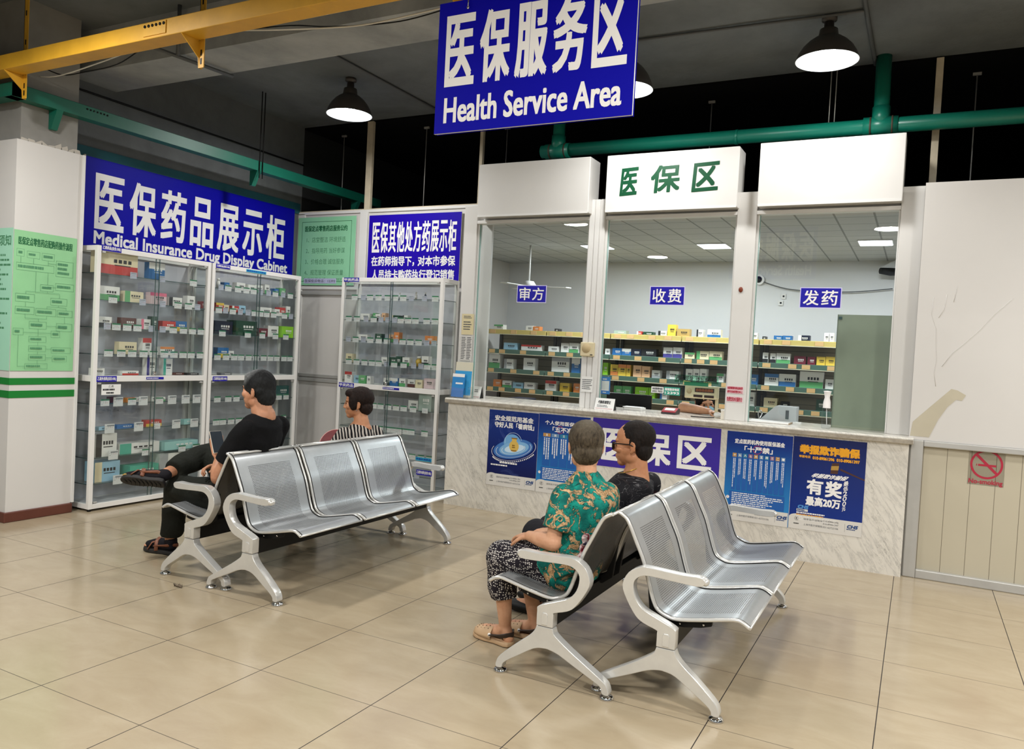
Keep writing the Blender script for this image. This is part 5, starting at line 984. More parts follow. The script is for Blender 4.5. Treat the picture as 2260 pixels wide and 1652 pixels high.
# ------------------------------------------------------------------ people
def V3(*a): return Vector(a)
def remesh(mb, voxel, smooth=6, disp=None):
    me = bpy.data.meshes.new('r'); me.from_pydata(mb.v, [], mb.f); me.update()
    bm = bmesh.new(); bm.from_mesh(me); bmesh.ops.remove_doubles(bm, verts=bm.verts, dist=1e-5); bmesh.ops.recalc_face_normals(bm, faces=bm.faces); bm.to_mesh(me); bm.free()
    o = bpy.data.objects.new('r', me); COL.objects.link(o)
    r = o.modifiers.new('r', 'REMESH'); r.mode = 'VOXEL'; r.voxel_size = voxel; r.use_smooth_shade = True
    if smooth: s_ = o.modifiers.new('s', 'SMOOTH'); s_.factor = 0.5; s_.iterations = smooth
    dg = bpy.context.evaluated_depsgraph_get(); dg.update(); e = o.evaluated_get(dg); m2 = e.to_mesh()
    n = len(m2.vertices); v = np.empty(n * 3); m2.vertices.foreach_get('co', v); v = v.reshape(-1, 3); no = np.empty(n * 3); m2.vertices.foreach_get('normal', no); no = no.reshape(-1, 3)
    f = [tuple(p.vertices) for p in m2.polygons]; e.to_mesh_clear(); bpy.data.objects.remove(o); bpy.data.meshes.remove(me)
    if disp is not None: v = v + no * disp(v)[:, None]
    return v, f
def skinobj(name, mb, m, parent, voxel=0.004, smooth=6, disp=None):
    v, f = remesh(mb, voxel, smooth, disp); off = Vector(); r = parent
    while r is not None: off += r.location; r = r.parent
    me = bpy.data.meshes.new(name); me.from_pydata([(a - off.x, b - off.y, c - off.z) for a, b, c in v], [], f); me.polygons.foreach_set('use_smooth', [True] * len(f)); me.materials.append(m); me.update()
    o = bpy.data.objects.new(name, me); COL.objects.link(o); o.parent = parent; return o
def wrinkle(amp, fx=(31, 27, 43)):
    def d(v):
        return amp * (np.sin(v[:, 0] * fx[0] + 2.1 * np.sin(v[:, 2] * 19) + 1.3 * np.sin(v[:, 1] * 23)) * 0.5 + np.sin(v[:, 2] * fx[2] + 1.7 * np.sin(v[:, 1] * fx[1] + v[:, 0] * 11)) * 0.5)
    return d
def hairdisp(amp, F, S_, U_, C):
    from mathutils import noise as MN
    F, S_, U_, C = [Vector(q) for q in (F, S_, U_, C)]
    def d(v):
        out = np.empty(len(v))
        for i, p in enumerate(v):
            q = Vector(p) - C; a, b, c = q.dot(F), q.dot(S_), q.dot(U_); cr = Vector((a + .04, b, 0)); r = cr.length + .02
            out[i] = MN.noise((a / r * 8, b / r * 8, c * 22)) * .6 + MN.noise((a / r * 22, b / r * 22, c * 45)) * .6 + MN.noise((a * 130, b * 130, c * 70)) * .5
        return amp * out
    return d
class Fig:
    def limb(s, mb, pts, rad, n=14):
        mb.tube(pts, rad, n)
        for p, r in zip(pts, rad): mb.ellipsoid(p, (r * .99,) * 3, 12, 8)
    def sleeve(s, mb, pts, rad, n=18):
        mb.tube(pts, rad, n)
        for p, r in list(zip(pts, rad))[:-1]: mb.ellipsoid(p, (r * .99,) * 3, 12, 8)
    def head(s, mb, C, f, u, k):
        f = Vector(f).normalized(); u = Vector(u); sd = u.cross(f).normalized(); u = f.cross(sd).normalized(); s.hf, s.hs, s.hu, s.hc, s.hk = f, sd, u, Vector(C), k
        M = Matrix((f, sd, u)).transposed()
        def P(a, b, c): return Vector(C) + (f * a + sd * b + u * c) * k
        s.P = P; s.M = M
        def E(c, r, rot=None): mb.ellipsoid(P(*c), tuple(x * k for x in r), 18, 12, M=(M if rot is None else M @ rot))
        E((-.006, 0, .03), (.096, .076, .086)); E((.03, 0, -.042), (.060, .060, .070)); E((.060, 0, -.092), (.026, .030, .024)); E((.02, 0, -.03), (.07, .066, .06))
        for b in (-1, 1):
            E((.0, b * .044, -.066), (.034, .022, .032)); E((.062, b * .040, -.024), (.024, .022, .022)); E((.076, b * .031, -.001), (.012, .014, .009))
            E((.094, b * .010, -.035), (.010, .008, .008))
            R_ = Matrix.Rotation(-b * 0.35, 3, 'Z') @ Matrix.Rotation(0.2, 3, 'Y')
            E((-.012, b * .079, -.012), (.017, .007, .026), R_); E((-.006, b * .076, -.036), (.009, .007, .011), R_)
            mb.tube([P(-.006, b * .081, -.032), P(-.021, b * .085, -.020), P(-.026, b * .087, -.002), P(-.019, b * .086, .012), P(-.004, b * .081, .014)], [.0048 * k] * 5, 8)
        mb.tube([P(.084, 0, .016), P(.094, 0, -.010), P(.103, 0, -.031)], [.008 * k, .009 * k, .010 * k], 10); E((.1, 0, -.033), (.012, .011, .009))
        E((.080, 0, .019), (.014, .050, .010)); E((.086, 0, -.061), (.010, .023, .006)); E((.083, 0, -.073), (.010, .019, .007)); E((.066, 0, .045), (.020, .046, .034))
    def hand(s, mb, W, d, nrm, thumb, curl=0.6, k=1.0, spread=0.10):
        """W wrist, d toward the fingers, nrm out of the palm, thumb=+1/-1 side"""
        W = Vector(W); d = Vector(d).normalized(); nrm = Vector(nrm); nrm = (nrm - d * nrm.dot(d)).normalized(); a = d.cross(nrm).normalized() * thumb
        M = Matrix((d, a, nrm)).transposed(); mb.ellipsoid(W + d * .046 * k, (.052 * k, .041 * k, .016 * k), 14, 10, M=M); mb.ellipsoid(W + d * .03 * k + a * .018 * k + nrm * .006 * k, (.03 * k, .018 * k, .014 * k), 10, 8, M=M)
        for i, (o, L) in enumerate(((.031, .070), (.0105, .080), (-.0105, .074), (-.031, .058))):
            p = W + d * (.085 - .004 * abs(i - 1.2)) * k + a * o * k; ang = 0.15 + curl * .4; sp = a * o / .031 * spread; pts = [p - d * .02 * k, p]
            for j in range(3):
                q = (d * math.cos(ang) + nrm * math.sin(ang) + sp).normalized(); p = p + q * L * (.45, .32, .23)[j] * k; pts.append(p); ang += curl * (.9 + .15 * i)
            rr = [.0095 * k, .0092 * k, .0085 * k, .008 * k, .0068 * k]; s.limb(mb, pts, rr, 10)
        p = W + d * .02 * k + a * .030 * k; q = (d * .65 + a * .62 + nrm * .35).normalized(); p1 = p + q * .038 * k; q2 = (d * .85 + a * .15 + nrm * .45 * (0.5 + curl)).normalized(); p2 = p1 + q2 * .03 * k; p3 = p2 + q2 * .024 * k
        s.limb(mb, [W + d * .012 * k + a * .015 * k, p, p1, p2, p3], [.012 * k, .0125 * k, .0105 * k, .0095 * k, .0078 * k], 10)
def skin_mat(name, a, b):
    m = bpy.data.materials.new(name); m.use_nodes = True; t = NT(m); P = t.pos(); n1 = t.noise(P, 14, 5, 0.6); n2 = t.noise(P, 120, 3)
    c = t.ramp(n1, [(0.3, lin(a)), (0.7, lin(b))]); bs = t.bsdf(Base_Color=c, Roughness=0.5); bs.inputs['Specular IOR Level'].default_value = 0.35
    t.set(bs.inputs['Normal'], t.bump(n2, 0.15, 0.003)); MATS[name] = m; return m
def hair_mat(name, a, b, c3, C=None, f=None, g=None, lo=0.03, hi=0.09):
    m = bpy.data.materials.new(name); m.use_nodes = True; t = NT(m); P = t.pos(); n = t.noise(t.vmath('MULTIPLY', P, (1, 1, .35)).outputs[0], 95, 4, 0.7, 0.6); n2 = t.noise(P, 9, 3)
    c = t.ramp(n, [(0.32, lin(a)), (0.68, lin(b))]); c = t.mix(t.math('MULTIPLY', t.ramp(n2, [(0.42, (0, 0, 0)), (0.66, (1, 1, 1))]), 0.7), c, lin(c3))
    if g:
        d_ = t.vmath('DOT_PRODUCT', t.vmath('SUBTRACT', P, tuple(C)).outputs[0], tuple(Vector(f).normalized())).outputs['Value']; q_ = t.new('MapRange', i0=d_, i1=lo, i2=hi, i3=0.0, i4=1.0).outputs[0]
        c = t.mix(t.math('MULTIPLY', q_, t.ramp(n, [(0.3, (.25, .25, .25)), (0.6, (1, 1, 1))])), c, lin(g))
    bs = t.bsdf(Base_Color=c, Roughness=0.65); bs.inputs['Specular IOR Level'].default_value = 0.2; t.set(bs.inputs['Normal'], t.bump(n, 0.8, 0.006)); MATS[name] = m; return m
def cloth_mat(name, col, rough=0.85, bump=0.4):
    m = bpy.data.materials.new(name); m.use_nodes = True; t = NT(m); P = t.pos(); n = t.noise(P, 15, 4, 0.6, 0.8); bs = t.bsdf(Base_Color=col(t, P) if callable(col) else lin(col), Roughness=rough); bs.inputs['Specular IOR Level'].default_value = 0.2
    t.set(bs.inputs['Normal'], t.bump(n, bump, 0.02)); MATS[name] = m; return m
def paisley(t, P):
    w_ = t.vmath('ADD', P, t.vmath('SCALE', t.new('TexNoise', Vector=P, Scale=9.0, Detail=2.0).outputs[1]).outputs[0]); w_.inputs[0].default_value
    sc = t.new('TexNoise', Vector=P, Scale=8.0, Detail=2.0).outputs[1]; wv = t.vmath('ADD', P, t.vmath('MULTIPLY', sc, (.16, .16, .16)).outputs[0]).outputs[0]
    a = t.noise(wv, 13, 5, 0.62, 1.6); fine = t.math('ABSOLUTE', t.math('SUBTRACT', t.noise(wv, 34, 3, 0.5, 2.2), 0.5))
    base = t.ramp(t.noise(P, 17, 3), [(0.38, lin('0a5a54')), (0.62, lin('158a7a'))]); tan = t.ramp(fine, [(0.0, lin('6f5238')), (0.05, lin('b08d64')), (0.2, lin('cfae86'))])
    c = t.mix(t.ramp(a, [(0.515, (0, 0, 0)), (0.545, (1, 1, 1))]), base, tan); ol = t.math('LESS_THAN', t.math('ABSOLUTE', t.math('SUBTRACT', a, 0.515)), 0.012); return t.mix(ol, c, lin('0b3d38'))
def dots(t, P):
    v = t.new('TexVoronoi', Vector=P, Scale=105.0, Randomness=0.5); d = v.outputs['Distance']; ring = t.ramp(d, [(0.0, lin('d9d4cd')), (0.34, lin('c4beb9')), (0.40, lin('211d24')), (1.0, lin('1b181f'))], 'LINEAR'); return ring
def stripes(t, P):
    s_ = t.new('SeparateXYZ', i0=P); x = t.math('ADD', t.math('MULTIPLY', s_.outputs[0], 0.75), t.math('ADD', t.math('MULTIPLY', s_.outputs[1], 0.62), t.math('MULTIPLY', s_.outputs[2], 0.22)))
    w_ = t.math('ADD', x, t.math('MULTIPLY', t.noise(P, 7, 2), 0.03)); fr = t.math('FRACT', t.math('MULTIPLY', w_, 44.0)); return t.ramp(fr, [(0.0, lin('161416')), (0.50, lin('161416')), (0.54, lin('b9b0a6')), (0.96, lin('b9b0a6')), (1.0, lin('161416'))])
def darkprint(t, P):
    wv = t.vmath('MULTIPLY', P, (1, 1, 2.2)).outputs[0]; a = t.noise(wv, 6, 2, 0.5, 2.0); r = t.ramp(t.noise(P, 5, 2), [(0.56, lin('141317')), (0.64, lin('5a1420'))]); l = t.math('LESS_THAN', t.math('ABSOLUTE', t.math('SUBTRACT', a, 0.5)), 0.006); return t.mix(t.math('MULTIPLY', l, 0.5), r, lin('8d8a8c'))
SK1 = skin_mat('tan_skin', 'b07a5c', 'c48f70'); SK2 = skin_mat('pale_tan_skin', 'b98565', 'cfa080'); SK3 = skin_mat('reddish_skin', 'ad7350', 'c08a66')

def shoe_sole(mb, heel, toe, w, h, z=0.0, up=(0, 0, 1)):
    heel, toe = Vector(heel), Vector(toe); d = (toe - heel); L = d.length; d.normalize(); up = Vector(up); up = (up - d * up.dot(d)).normalized(); a = up.cross(d)
    out = [(-.02, .0), (.0, .33), (.10, .42), (.35, .38), (.62, .48), (.82, .47), (.95, .34), (1.03, .10), (1.03, -.12), (.95, -.33), (.80, -.44), (.6, -.43), (.35, -.34), (.10, -.40), (0, -.32)]
    mb.prism([(x * L, y * w) for x, y in out], (heel + up * h / 2, d, a, up), h, smooth=True); return d, a, up, L

def man_in_black():
    t = thing('person', 'seated man in black tee and dark trousers, legs crossed, looking away from his phone', 'person', (-0.7, 1.6, 0), 'people waiting on the benches'); F = Fig(); b = MB()
    C = V3(-.515, 1.615, 1.128); F.head(b, C, (-.975, -.20, .02), (0.06, 0, 1), 1.02); nk = V3(-.47, 1.625, .975)
    F.limb(b, [C + V3(.012, .006, -.05), V3(-.49, 1.62, 1.01), nk, V3(-.50, 1.625, .90)], [.060, .064, .070, .08])
    sl, sr = V3(-.455, 1.445, .905), V3(-.49, 1.80, .905); el, er = V3(-.600, 1.40, .605), V3(-.70, 1.82, .62); wl, wr = V3(-.650, 1.455, .705), V3(-.79, 1.60, .635); PN = V3(.72, -.38, .58).normalized(); PL = V3(-.55, .22, .80); PL = (PL - PN * PL.dot(PN)).normalized()
    F.limb(b, [sl, (sl + el) / 2, el], [.026, .036, .040]); F.limb(b, [el, el * .6 + wl * .4, wl], [.042, .046, .031]); F.limb(b, [sr, er], [.026, .040]); F.limb(b, [er, er * .6 + wr * .4, wr], [.040, .040, .028])
    F.hand(b, wl, PL, PN, 1, 0.12); F.hand(b, wr, (-.45, -.85, -.05), (.3, 0, -.8), 1, 0.75)
    F.limb(b, [V3(-.50, 1.62, .85), V3(-.58, 1.62, .65), V3(-.70, 1.62, .47)], [.09, .09, .09]); 
    al, ar = V3(-1.215, 1.585, .105), V3(-1.115, 1.45, .562)
    F.limb(b, [V3(-.72, 1.53, .46), V3(-1.13, 1.555, .455)], [.07, .055]); F.limb(b, [V3(-1.13, 1.555, .455), V3(-1.18, 1.57, .27), al], [.055, .045, .036]); F.limb(b, [V3(-.72, 1.71, .46), V3(-1.12, 1.79, .665)], [.07, .055]); F.limb(b, [V3(-1.12, 1.79, .665), V3(-1.125, 1.60, .60), ar], [.055, .045, .036])
    body = skinobj('body', b, SK1, t, 0.004, 5)
    h = MB(); P, M = F.P, F.M; k = F.hk
    for c, r in (((-.006, 0, .040), (.100, .083, .091)), ((.035, 0, .078), (.056, .062, .036)), ((-.055, 0, -.030), (.050, .068, .066)), ((-.03, 0, .0), (.072, .080, .055))): h.ellipsoid(P(*c), tuple(x * k for x in r), 22, 14, M=M)
    for s_ in (-1, 1): h.ellipsoid(P(.012, s_ * .068, .012), (.016, .012, .034), 10, 8, M=M)
    skinobj('hair', h, hair_mat('grey_black_hair', '070708', '191a1b', '2a2c2d', C, F.hf * .8 + F.hu * .6, '8f9192', .05, .12), t, 0.005, 5, hairdisp(.003, F.hf, F.hs, F.hu, C))
    e = MB()
    for s_ in (-1, 1): e.ellipsoid(P(.083, s_ * .032, .0), (.008, .010, .006), 10, 6, M=M); e.tube([P(.089, s_ * .015, .017), P(.09, s_ * .032, .022), P(.079, s_ * .050, .018)], .0032, 6)
    e.build('eyes_and_brows', M_blackmetal, t)
    s_ = MB(); ref = (-.95, -.25, .25)
    s_.tube([V3(-.715, 1.62, .40), V3(-.695, 1.62, .50), V3(-.62, 1.62, .64), V3(-.555, 1.62, .76), V3(-.505, 1.622, .87), V3(-.472, 1.625, .945), V3(-.462, 1.625, .985)], [.165, .180, .184, .196, .196, .150, .082], 26, flat=(ref, .66))
    F.sleeve(s_, [sl + V3(.0, .02, -.0), (sl * .65 + el * .35), sl * .32 + el * .68], [.062, .066, .068]); F.sleeve(s_, [sr + V3(0, -.02, -.0), (sr * .65 + er * .35), sr * .32 + er * .68], [.060, .064, .066])
    skinobj('t_shirt', s_, cloth_mat('black_cotton', '0d0d0f', 0.9, 0.25), t, 0.006, 8, wrinkle(.004))
    p = MB(); F.limb(p, [V3(-.70, 1.62, .455), V3(-.70, 1.545, .455), V3(-.95, 1.54, .46), V3(-1.13, 1.555, .455)], [.125, .105, .098, .080]); F.sleeve(p, [V3(-1.13, 1.555, .455), V3(-1.16, 1.565, .33), V3(-1.185, 1.575, .21), V3(-1.20, 1.58, .135)], [.080, .078, .074, .070])
    F.limb(p, [V3(-.72, 1.70, .47), V3(-.95, 1.76, .575), V3(-1.115, 1.79, .655)], [.11, .10, .082]); F.sleeve(p, [V3(-1.115, 1.79, .655), V3(-1.12, 1.69, .635), V3(-1.118, 1.56, .60), V3(-1.105, 1.50, .58)], [.082, .080, .070, .064])
    skinobj('trousers', p, cloth_mat('dark_olive_trousers', '1b1d18', 0.85, 0.5), t, 0.007, 7, wrinkle(.006))
    for heel, toe, up, ank, nm in ((V3(-1.165, 1.60, .004), V3(-1.425, 1.565, .004), (0, 0, 1), al, 0), (V3(-1.075, 1.405, .50), V3(-1.30, 1.275, .515), (-.25, .62, .72), ar, 1)):
        q = MB(); d, a, u, L = shoe_sole(q, heel, toe, .105, .026, up=up); so = q.build('sandal', mat('black_sandal_sole', '1c1a19', 0.7), t, bevel=0.005)
        q = MB(); F.limb(q, [ank + (heel - ank) * .1, heel + d * .05 + u * .06, heel + d * .12 + u * .055, heel + d * .19 + u * .045, heel + d * .235 + u * .04], [.040, .042, .040, .036, .026]); skinobj('sock', q, cloth_mat('black_sock', '17151a', 0.8, 0.2), t, 0.005, 4)
        q = MB()
        for x0, x1, z in ((.20, .155, .078), (.13, .15, .095)):
            q.tube([heel + d * x0 + a * .05 + u * .02, heel + d * (x0 * .5 + x1 * .5) + a * .035 + u * z * .85, heel + d * x1 + u * z, heel + d * x1 - a * .035 + u * z * .85, heel + d * x0 - a * .05 + u * .02], .013, 8, flat=(tuple(u), .35))
        q.tube([heel + d * .15 + a * .045 + u * .05, heel + d * .05 + a * .047 + u * .062, heel - d * .005 + u * .065, heel + d * .05 - a * .047 + u * .062, heel + d * .15 - a * .045 + u * .05], .011, 8, flat=(tuple(d), .4))
        q.build('straps', mat('brown_leather_strap', '7a4a34', 0.5), so)
        if nm:
            q = MB()
            for i in range(9):
                c_ = heel + d * (.03 + .026 * i) - u * .0008; w2 = .03 + .008 * math.sin(i * .5); q.tube([c_ + a * w2, c_ - d * .01, c_ - a * w2], .0035, 6)
            q.build('tread', M_blackmetal, so)
        q = MB(); q.ellipsoid(heel + d * .245 + u * .034, (.022, .03, .012), 10, 6, M=Matrix((d, a, u)).transposed()); q.build('toe_cap', mat('mustard_toe', 'b08a3c', 0.7) if nm else SK1, so)
    # the phone in his left hand
    N, L_ = PN, PL; W_2 = L_.cross(N); C2 = wl + PL * .105 + PN * .024
    ph = MB(); ph.prism([(-.037, -.076), (.037, -.076), (.037, .076), (-.037, .076)], (C2, W_2, L_, N), .009); o = ph.build('smartphone', mat('pale_phone_case', 'd8cdbd', 0.4), bevel=0.004); tag(o, "dark-screened phone held by the man in the black tee", 'phone')
    q = MB(); q.prism([(-.0345, -.073), (.0345, -.073), (.0345, .073), (-.0345, .073)], (C2 + N * .0048, W_2, L_, N), .0008); q.build('screen', mat('phone_screen', '2c3238', 0.15, emit=0.25), o)
man_in_black()

def woman_in_stripes():
    t = thing('person', 'seated woman with dark brown bob in black and beige striped top, in profile', 'person', (-0.7, 2.7, 0), 'people waiting on the benches'); F = Fig(); b = MB()
    C = V3(-.612, 2.70, 1.005); F.head(b, C, (-.84, -.54, -.02), (.02, 0, 1), .97); F.limb(b, [C + V3(.015, .008, -.06), V3(-.575, 2.70, .885), V3(-.575, 2.70, .82)], [.050, .055, .075])
    sl, sr = V3(-.60, 2.535, .775), V3(-.555, 2.865, .775); el, er = V3(-.70, 2.47, .56), V3(-.68, 2.92, .56); wl, wr = V3(-.86, 2.56, .62), V3(-.86, 2.80, .56)
    F.limb(b, [sl, el], [.022, .036]); F.limb(b, [el, wl], [.036, .026]); F.limb(b, [sr, er], [.022, .036]); F.limb(b, [er, wr], [.036, .026]); F.hand(b, wl, (-.5, .5, .3), (.3, .7, 0), 1, .8, .92); F.hand(b, wr, (-.7, -.5, -.1), (0, 0, -1), 1, .5, .92)
    F.limb(b, [V3(-.58, 2.7, .80), V3(-.70, 2.7, .48)], [.09, .10])
    for y in (2.61, 2.79): F.limb(b, [V3(-.72, y, .45), V3(-1.12, y, .45), V3(-1.10, y, .26), V3(-1.10, y, .09)], [.075, .056, .046, .035]); F.limb(b, [V3(-1.09, y, .055), V3(-1.20, y, .04), V3(-1.27, y, .03)], [.036, .034, .026])
    skinobj('body', b, SK3, t, 0.0045, 5)
    h = MB(); P, M = F.P, F.M; k = F.hk
    for c, r in (((-.022, 0, .040), (.104, .090, .090)), ((-.055, 0, -.030), (.060, .080, .065)), ((.05, 0, .075), (.048, .066, .036))): h.ellipsoid(P(*c), tuple(x * k for x in r), 22, 14, M=M)
    for s_ in (-1, 1): h.ellipsoid(P(.026, s_ * .068, .012), (.038, .022, .062), 12, 8, M=M)
    skinobj('hair', h, hair_mat('dark_brown_hair', '0e0908', '2b1a12', '1a100c'), t, 0.005, 5, hairdisp(.0028, F.hf, F.hs, F.hu, C))
    e = MB()
    for s_ in (-1, 1): e.ellipsoid(P(.083, s_ * .032, .0), (.008, .010, .006), 10, 6, M=M); e.tube([P(.088, s_ * .015, .017), P(.088, s_ * .032, .021), P(.078, s_ * .048, .017)], .0026, 6)
    e.build('eyes_and_brows', M_blackmetal, t); q = MB(); q.ellipsoid(P(.0, .088, -.046), (.005,) * 3, 8, 6); q.ellipsoid(P(.0, -.088, -.046), (.005,) * 3, 8, 6); q.build('earrings', M_chrome, t)
    s_ = MB(); s_.tube([V3(-.72, 2.7, .40), V3(-.70, 2.7, .5), V3(-.64, 2.7, .63), V3(-.595, 2.7, .74), V3(-.575, 2.7, .81), V3(-.570, 2.70, .855)], [.165, .172, .170, .178, .135, .080], 24, flat=((-1, -.2, .2), .70)); F.limb(s_, [sl + V3(0, .02, -.005), (sl + el) / 2, el + V3(.01, 0, .05)], [.068, .062, .056]); F.limb(s_, [sr + V3(0, -.02, -.005), (sr + er) / 2, er + V3(.01, 0, .05)], [.068, .062, .056])
    skinobj('striped_top', s_, cloth_mat('striped_cotton', stripes, 0.85, 0.2), t, 0.006, 8, wrinkle(.003))
    p = MB()
    for y in (2.61, 2.79): F.limb(p, [V3(-.70, y, .45), V3(-.95, y, .455), V3(-1.12, y, .45), V3(-1.11, y, .28), V3(-1.10, y, .16)], [.10, .092, .076, .068, .062])
    skinobj('trousers', p, cloth_mat('plain_dark_trousers', '22222a'), t, 0.008, 6, wrinkle(.004))
    for y in (2.61, 2.79): q = MB(); q.ellipsoid((-1.19, y, .035), (.12, .046, .034), 14, 8); q.build('shoe', M_blackmetal, t)
    n = V3(.62, -.70, .35).normalized(); a = V3(.75, .66, 0).normalized(); v = n.cross(a); C2 = V3(-.735, 2.625, .668)
    q = MB(); q.prism([(.125 * math.cos(x), .135 * math.sin(x)) for x in [2 * PI * i / 40 for i in range(40)]], (C2, a, v, n), .004); o = q.build('hand_fan', mat('red_fan', '7a0d14', 0.4, var=.25, vscale=22)); tag(o, 'round red hand fan held by the woman in stripes', 'fan')
    q = MB(); q.tube([C2 + a * .127 * math.cos(x) + v * .137 * math.sin(x) for x in [2 * PI * i / 40 for i in range(41)]], .0035, 6); q.build('fan_rim', mat('pink_rim', 'd9a09a', 0.4), o); q = MB(); q.tube([C2 - v * .13, C2 - v * .22], .006, 8); q.build('fan_handle', mat('pink_rim'), o)
woman_in_stripes()

def woman_in_teal():
    t = thing('person', 'seated woman seen from behind in teal and tan patterned blouse and dotted cropped trousers', 'person', (1.6, 1.53, 0), 'people waiting on the benches'); F = Fig(); b = MB()
    C = V3(1.687, 1.54, 1.018); F.head(b, C, (-.50, .86, -.08), (.02, -.02, 1), .96); nk = V3(1.705, 1.525, .90); F.limb(b, [C + V3(.01, -.01, -.06), nk, V3(1.70, 1.525, .82)], [.047, .049, .07])
    sl, sr = V3(1.645, 1.385, .800), V3(1.775, 1.68, .790); el, er = V3(1.635, 1.335, .585), V3(1.72, 1.75, .575); wl, wr = V3(1.49, 1.385, .585), V3(1.54, 1.60, .575)
    F.limb(b, [sl, (sl + el) / 2, el], [.022, .036, .036]); F.limb(b, [el, el * .5 + wl * .5, wl], [.040, .037, .025]); F.limb(b, [sr, er], [.022, .036]); F.limb(b, [er, er * .5 + wr * .5, wr], [.038, .035, .025])
    F.hand(b, wl, (-.80, .52, -.18), (.1, .1, -1), 1, .45, .90); F.hand(b, wr, (-.80, -.45, .02), (0, .0, -1), -1, .35, .90)
    F.limb(b, [V3(1.70, 1.53, .78), V3(1.66, 1.53, .46)], [.085, .10])
    kl, kr = V3(1.325, 1.43, .455), V3(1.36, 1.635, .452); al, ar = V3(1.335, 1.485, .095), V3(1.425, 1.63, .095)
    F.limb(b, [V3(1.66, 1.45, .44), kl], [.075, .054]); F.limb(b, [kl, kl * .5 + al * .5, al], [.05, .044, .030]); F.limb(b, [V3(1.66, 1.62, .44), kr], [.075, .054]); F.limb(b, [kr, kr * .5 + ar * .5, ar], [.05, .044, .030])
    for a, to in ((al, V3(1.175, 1.515, .03)), (ar, V3(1.27, 1.65, .03))): d = (to - a); d.z = 0; d.normalize(); F.limb(b, [a, a + d * .03 + V3(0, 0, -.035), a + d * .12 + V3(0, 0, -.05), a + d * .16 + V3(0, 0, -.06)], [.030, .033, .030, .022]); F.limb(b, [a, a - d * .025 + V3(0, 0, -.055)], [.029, .028])
    skinobj('body', b, SK2, t, 0.004, 5)
    h = MB(); P, M = F.P, F.M; k = F.hk
    for c, r in (((-.016, 0, .040), (.104, .090, .092)), ((-.048, 0, -.022), (.058, .078, .066)), ((-.035, 0, -.052), (.050, .062, .045))): h.ellipsoid(P(*c), tuple(x * k for x in r), 22, 14, M=M)
    skinobj('hair', h, hair_mat('grey_brown_hair', '1d1813', '574c3d', '6a6152'), t, 0.005, 5, hairdisp(.0030, F.hf, F.hs, F.hu, C))
    e = MB()
    for s_ in (-1, 1): e.ellipsoid(P(.083, s_ * .032, .0), (.008, .010, .006), 10, 6, M=M)
    e.build('eyes', M_blackmetal, t)
    s_ = MB(); s_.tube([V3(1.645, 1.53, .40), V3(1.655, 1.53, .48), V3(1.675, 1.53, .58), V3(1.695, 1.53, .69), V3(1.705, 1.53, .77), V3(1.705, 1.527, .838), V3(1.706, 1.525, .905)], [.165, .172, .160, .168, .172, .122, .058], 26, flat=((-.93, .37, .1), .74))
    F.sleeve(s_, [sl + V3(.01, .02, -.005), sl * .55 + el * .45 + V3(.004, 0, 0), sl * .28 + el * .72], [.062, .064, .066]); F.sleeve(s_, [sr + V3(-.01, -.02, -.005), (sr + er) / 2, sr * .28 + er * .72], [.060, .062, .064]); s_.tube([V3(1.70, 1.36, .43), V3(1.64, 1.40, .54), V3(1.60, 1.5, .545)], [.06, .05, .04], 12); F.limb(s_, [V3(1.66, 1.44, .45), V3(1.60, 1.43, .47)], [.115, .095])
    skinobj('blouse', s_, cloth_mat('teal_paisley', paisley, 0.8, 0.35), t, 0.006, 6, wrinkle(.0045))
    p = MB(); F.limb(p, [V3(1.66, 1.53, .43), V3(1.65, 1.45, .44), V3(1.47, 1.43, .46), kl], [.115, .10, .090, .078]); F.sleeve(p, [kl, V3(1.325, 1.445, .37), V3(1.33, 1.455, .30), V3(1.335, 1.46, .245)], [.078, .078, .074, .066]); F.limb(p, [V3(1.65, 1.62, .44), V3(1.48, 1.63, .46), kr], [.10, .088, .076]); F.sleeve(p, [kr, V3(1.385, 1.633, .35), V3(1.40, 1.63, .25)], [.076, .072, .064])
    skinobj('cropped_trousers', p, cloth_mat('dotted_cotton', dots, 0.85, 0.3), t, 0.006, 6, wrinkle(.005))
    for a, to in ((al, V3(1.155, 1.518, .0)), (ar, V3(1.25, 1.655, .0))):
        d = to - a; d.z = 0; L = d.length; d.normalize(); heel = Vector((a.x, a.y, .003)) - d * .045; q = MB(); dd, aa, u, L2 = shoe_sole(q, heel, heel + d * .232, .098, .024); c_ = q.build('clog', mat('beige_clog', 'b99a77', 0.6), t, bevel=0.006)
        q = MB(); M2 = Matrix((d, aa, V3(0, 0, 1))).transposed(); vs = []; fs = []
        n1, n2 = 12, 16                                  # upper of the clog: half dome open toward the ankle
        for i in range(n1 + 1):
            x = .10 + .135 * i / n1; f = (x - .10) / .135; wd = .048 * math.sqrt(max(0.0, 1 - max(0, (f - .35) / .65) ** 2.2)) + .002; ht = .062 - .030 * f
            for j in range(n2 + 1): th = PI * j / n2; vs.append(heel + d * (x if f < 1 else x + .002) + aa * wd * math.cos(th) + V3(0, 0, 1) * (.02 + ht * math.sin(th) ** .8 * (1 if f < .9 else .6)))
        q.add(vs, [(i * (n2 + 1) + j, i * (n2 + 1) + j + 1, (i + 1) * (n2 + 1) + j + 1, (i + 1) * (n2 + 1) + j) for i in range(n1) for j in range(n2)], 0, True); up_ = q.build('clog_upper', mat('beige_clog'), c_); sd_ = up_.modifiers.new('t', 'SOLIDIFY'); sd_.thickness = .005
        q = MB()
        for i in range(4):
            for j in range(5): x = .125 + .024 * i; th = PI * (.25 + .125 * j); f = (x - .10) / .135; q.ellipsoid(heel + d * x + aa * .048 * (1 - .3 * f) * math.cos(th) + V3(0, 0, .022 + (.062 - .03 * f) * math.sin(th) ** .8), (.0032,) * 3, 6, 4)
